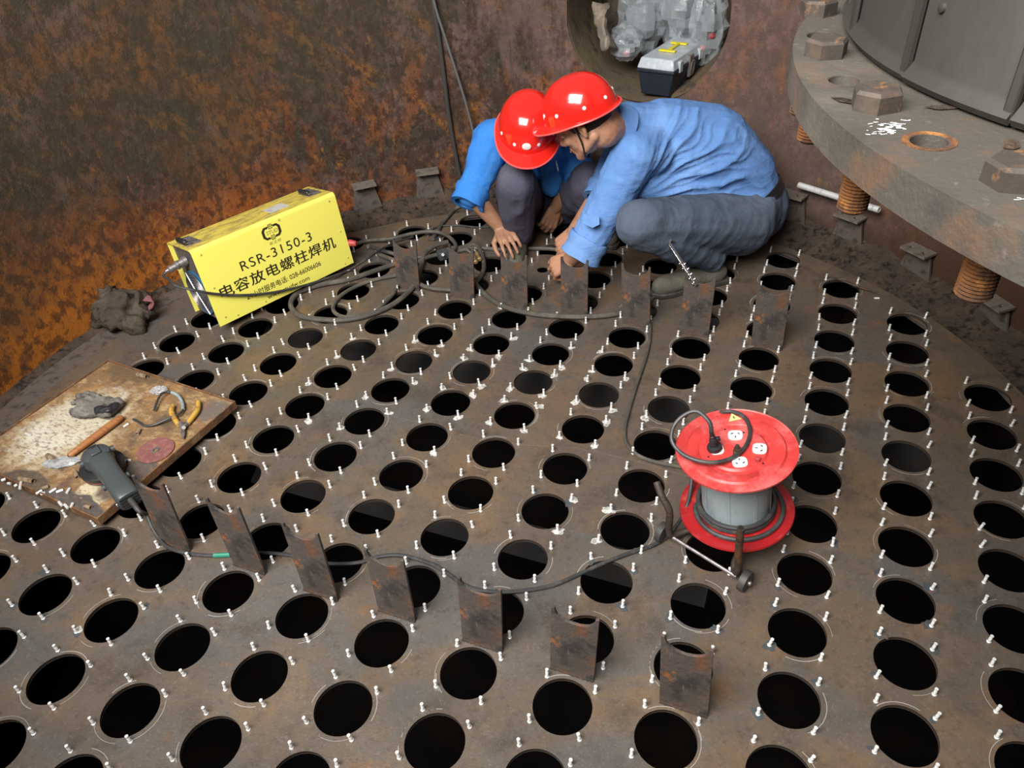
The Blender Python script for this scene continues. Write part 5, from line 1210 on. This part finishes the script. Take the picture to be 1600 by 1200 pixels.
# ---- left worker: kneeling low, facing the camera, head bowed
root = thing('person', 'left worker in a bright blue shirt, squatting with red helmet bowed forward', 'person', Matrix.Translation(V((.12, 2.85, 0))), 'two workers crouching over the tube sheet')
pel = P(848, 308, 3.03); waist = P(842, 265, 3.00); chest = P(828, 218, 2.90); nb = P(832, 190, 2.80)
sr = P(770, 218, 2.86); sl_ = P(888, 205, 2.88); hr = P(815, 318, 2.96); hl = P(880, 318, 2.98)
kr = P(806, 286, 2.60); kl = P(918, 284, 2.68); ar = P(811, 366, 2.72); al = P(930, 352, 2.84)
er = P(737, 302, 2.72); wr_ = P(783, 357, 2.70); el = P(904, 268, 2.74); wl = P(868, 325, 2.80)
hd = Head(P(826, 206, 2.63), (-.12, -.72, -.70), (0, -.4, 1))
m = MB()
m.cap(pel, .10, waist, .10).cap(waist, .10, chest, .115).cap(chest, .10, nb, .055).chain([(nb, .055), (hd.p(-.03, 0, -.06), .05), (hd.p(-.02, 0, -.02), .055)])
m.chain([(chest, .08), (sr, .050), (er, .038), (er.lerp(wr_, .35), .037), (wr_, .025)]); m.chain([(chest, .08), (sl_, .050), (el, .038), (el.lerp(wl, .35), .036), (wl, .024)])
m.chain([(hr, .078), (kr, .050), (ar, .034)]); m.chain([(hl, .078), (kl, .050), (al, .034)])
hd.skull(m)
arm_hand(m, wr_, G(808, 396, .11)-wr_, (.05, -.75, .6), 1, (.35, .45, .3), .10, .98)
arm_hand(m, wl, G(850, 366, .035)-wl, (.3, -.75, .35), -1, (.5, .65, .4), .08, .95)
put(skinned(m, .0042, 3), 'body', M['skindark'], root)
face_parts(hd, root); hair_mesh(hd, root)
hard_hat(hd, root, [(.42, .28), (-.42, .28), (1.05, .28), (-1.05, .28), (2.1, .28), (-2.1, .28)], .036, .30, emblem=True)
m = MB()
m.cap(waist.lerp(pel, .35), .120, waist, .128).cap(waist, .128, chest, .140).cap(chest, .135, nb, .075)
m.cap(chest, .10, sr, .074).cap(chest, .10, sl_, .072)
m.chain([(sr, .074), (sr.lerp(er, .5), .062), (er, .055)]); cu2 = sl_.lerp(el, .93); m.chain([(sl_, .072), (sl_.lerp(el, .5), .060), (cu2, .052)])
m.cap(P(855, 240, 2.74), .055, P(862, 284, 2.80), .055)
ff = folds([(sr.lerp(er, .5), (er-sr).cross(V((0, -1, .3))), .16), (sl_.lerp(el, .5), (el-sl_).cross(V((0, -1, .3))), .14), (chest, (.3, -.3, 1), .25)], .013, 11)
shirt = put(skinned(m, .0060, 6, ff), 'work_shirt', M['shirtB'], root)
cuff_ring(er+(er-sr).normalized()*.014, er-sr, .056, 'rolled_cuff', M['shirtB'], shirt, .07, .009); cuff_ring(cu2+(el-sl_).normalized()*.02, el-sl_, .053, 'rolled_cuff', M['shirtB'], shirt, .06, .008)
x, y, z = frame(nb-chest); MB(mtx(nb.lerp(chest, .1), x, y, z)).lathe([(.078, -.03), (.072, .0), (.064, .022), (.060, .026), (.058, .012)], None, 28).build('collar', M['shirtB'], shirt, sm=70)
pp = P(869, 252, 2.63); MB().cap(pp, .0035, pp+V((.006, .0, -.035)), .0035).build('pocket_pen', M['chrome'], shirt)
m = MB()
m.cap(pel, .120, pel.lerp(waist, .3), .118).cap(pel, .115, hr, .100).cap(pel, .115, hl, .100)
m.chain([(hr, .102), (hr.lerp(kr, .5), .086), (kr, .074)]); m.chain([(kr, .074), (kr.lerp(ar, .45), .068), (ar, .052)])
m.chain([(hl, .102), (hl.lerp(kl, .5), .086), (kl, .072)]); m.chain([(kl, .072), (kl.lerp(al, .45), .066), (al, .050)])
ft = folds([(kr.lerp(ar, .5), (0, .2, 1), .2), (kl.lerp(al, .5), (0, .2, 1), .2)], .009, 9)
tr_ = put(skinned(m, .0065, 6, ft), 'trousers', M['trouB'], root)
for a_, (dx, dy) in ((ar, (-.03, -.17)), (al, (.05, -.17))):
    hh_ = V((a_.x, a_.y+.04, 0)); tt_ = hh_+V((dx, dy-.02, 0)); m = MB(); boot(m, hh_, tt_, V((a_.x, a_.y, max(.10, a_.z))))
    b_ = put(skinned(m, .006, 4), 'boot', M['boot'], root); sole(MB(), hh_, tt_).build('boot_sole', M['rubber'], b_, bev=.004)
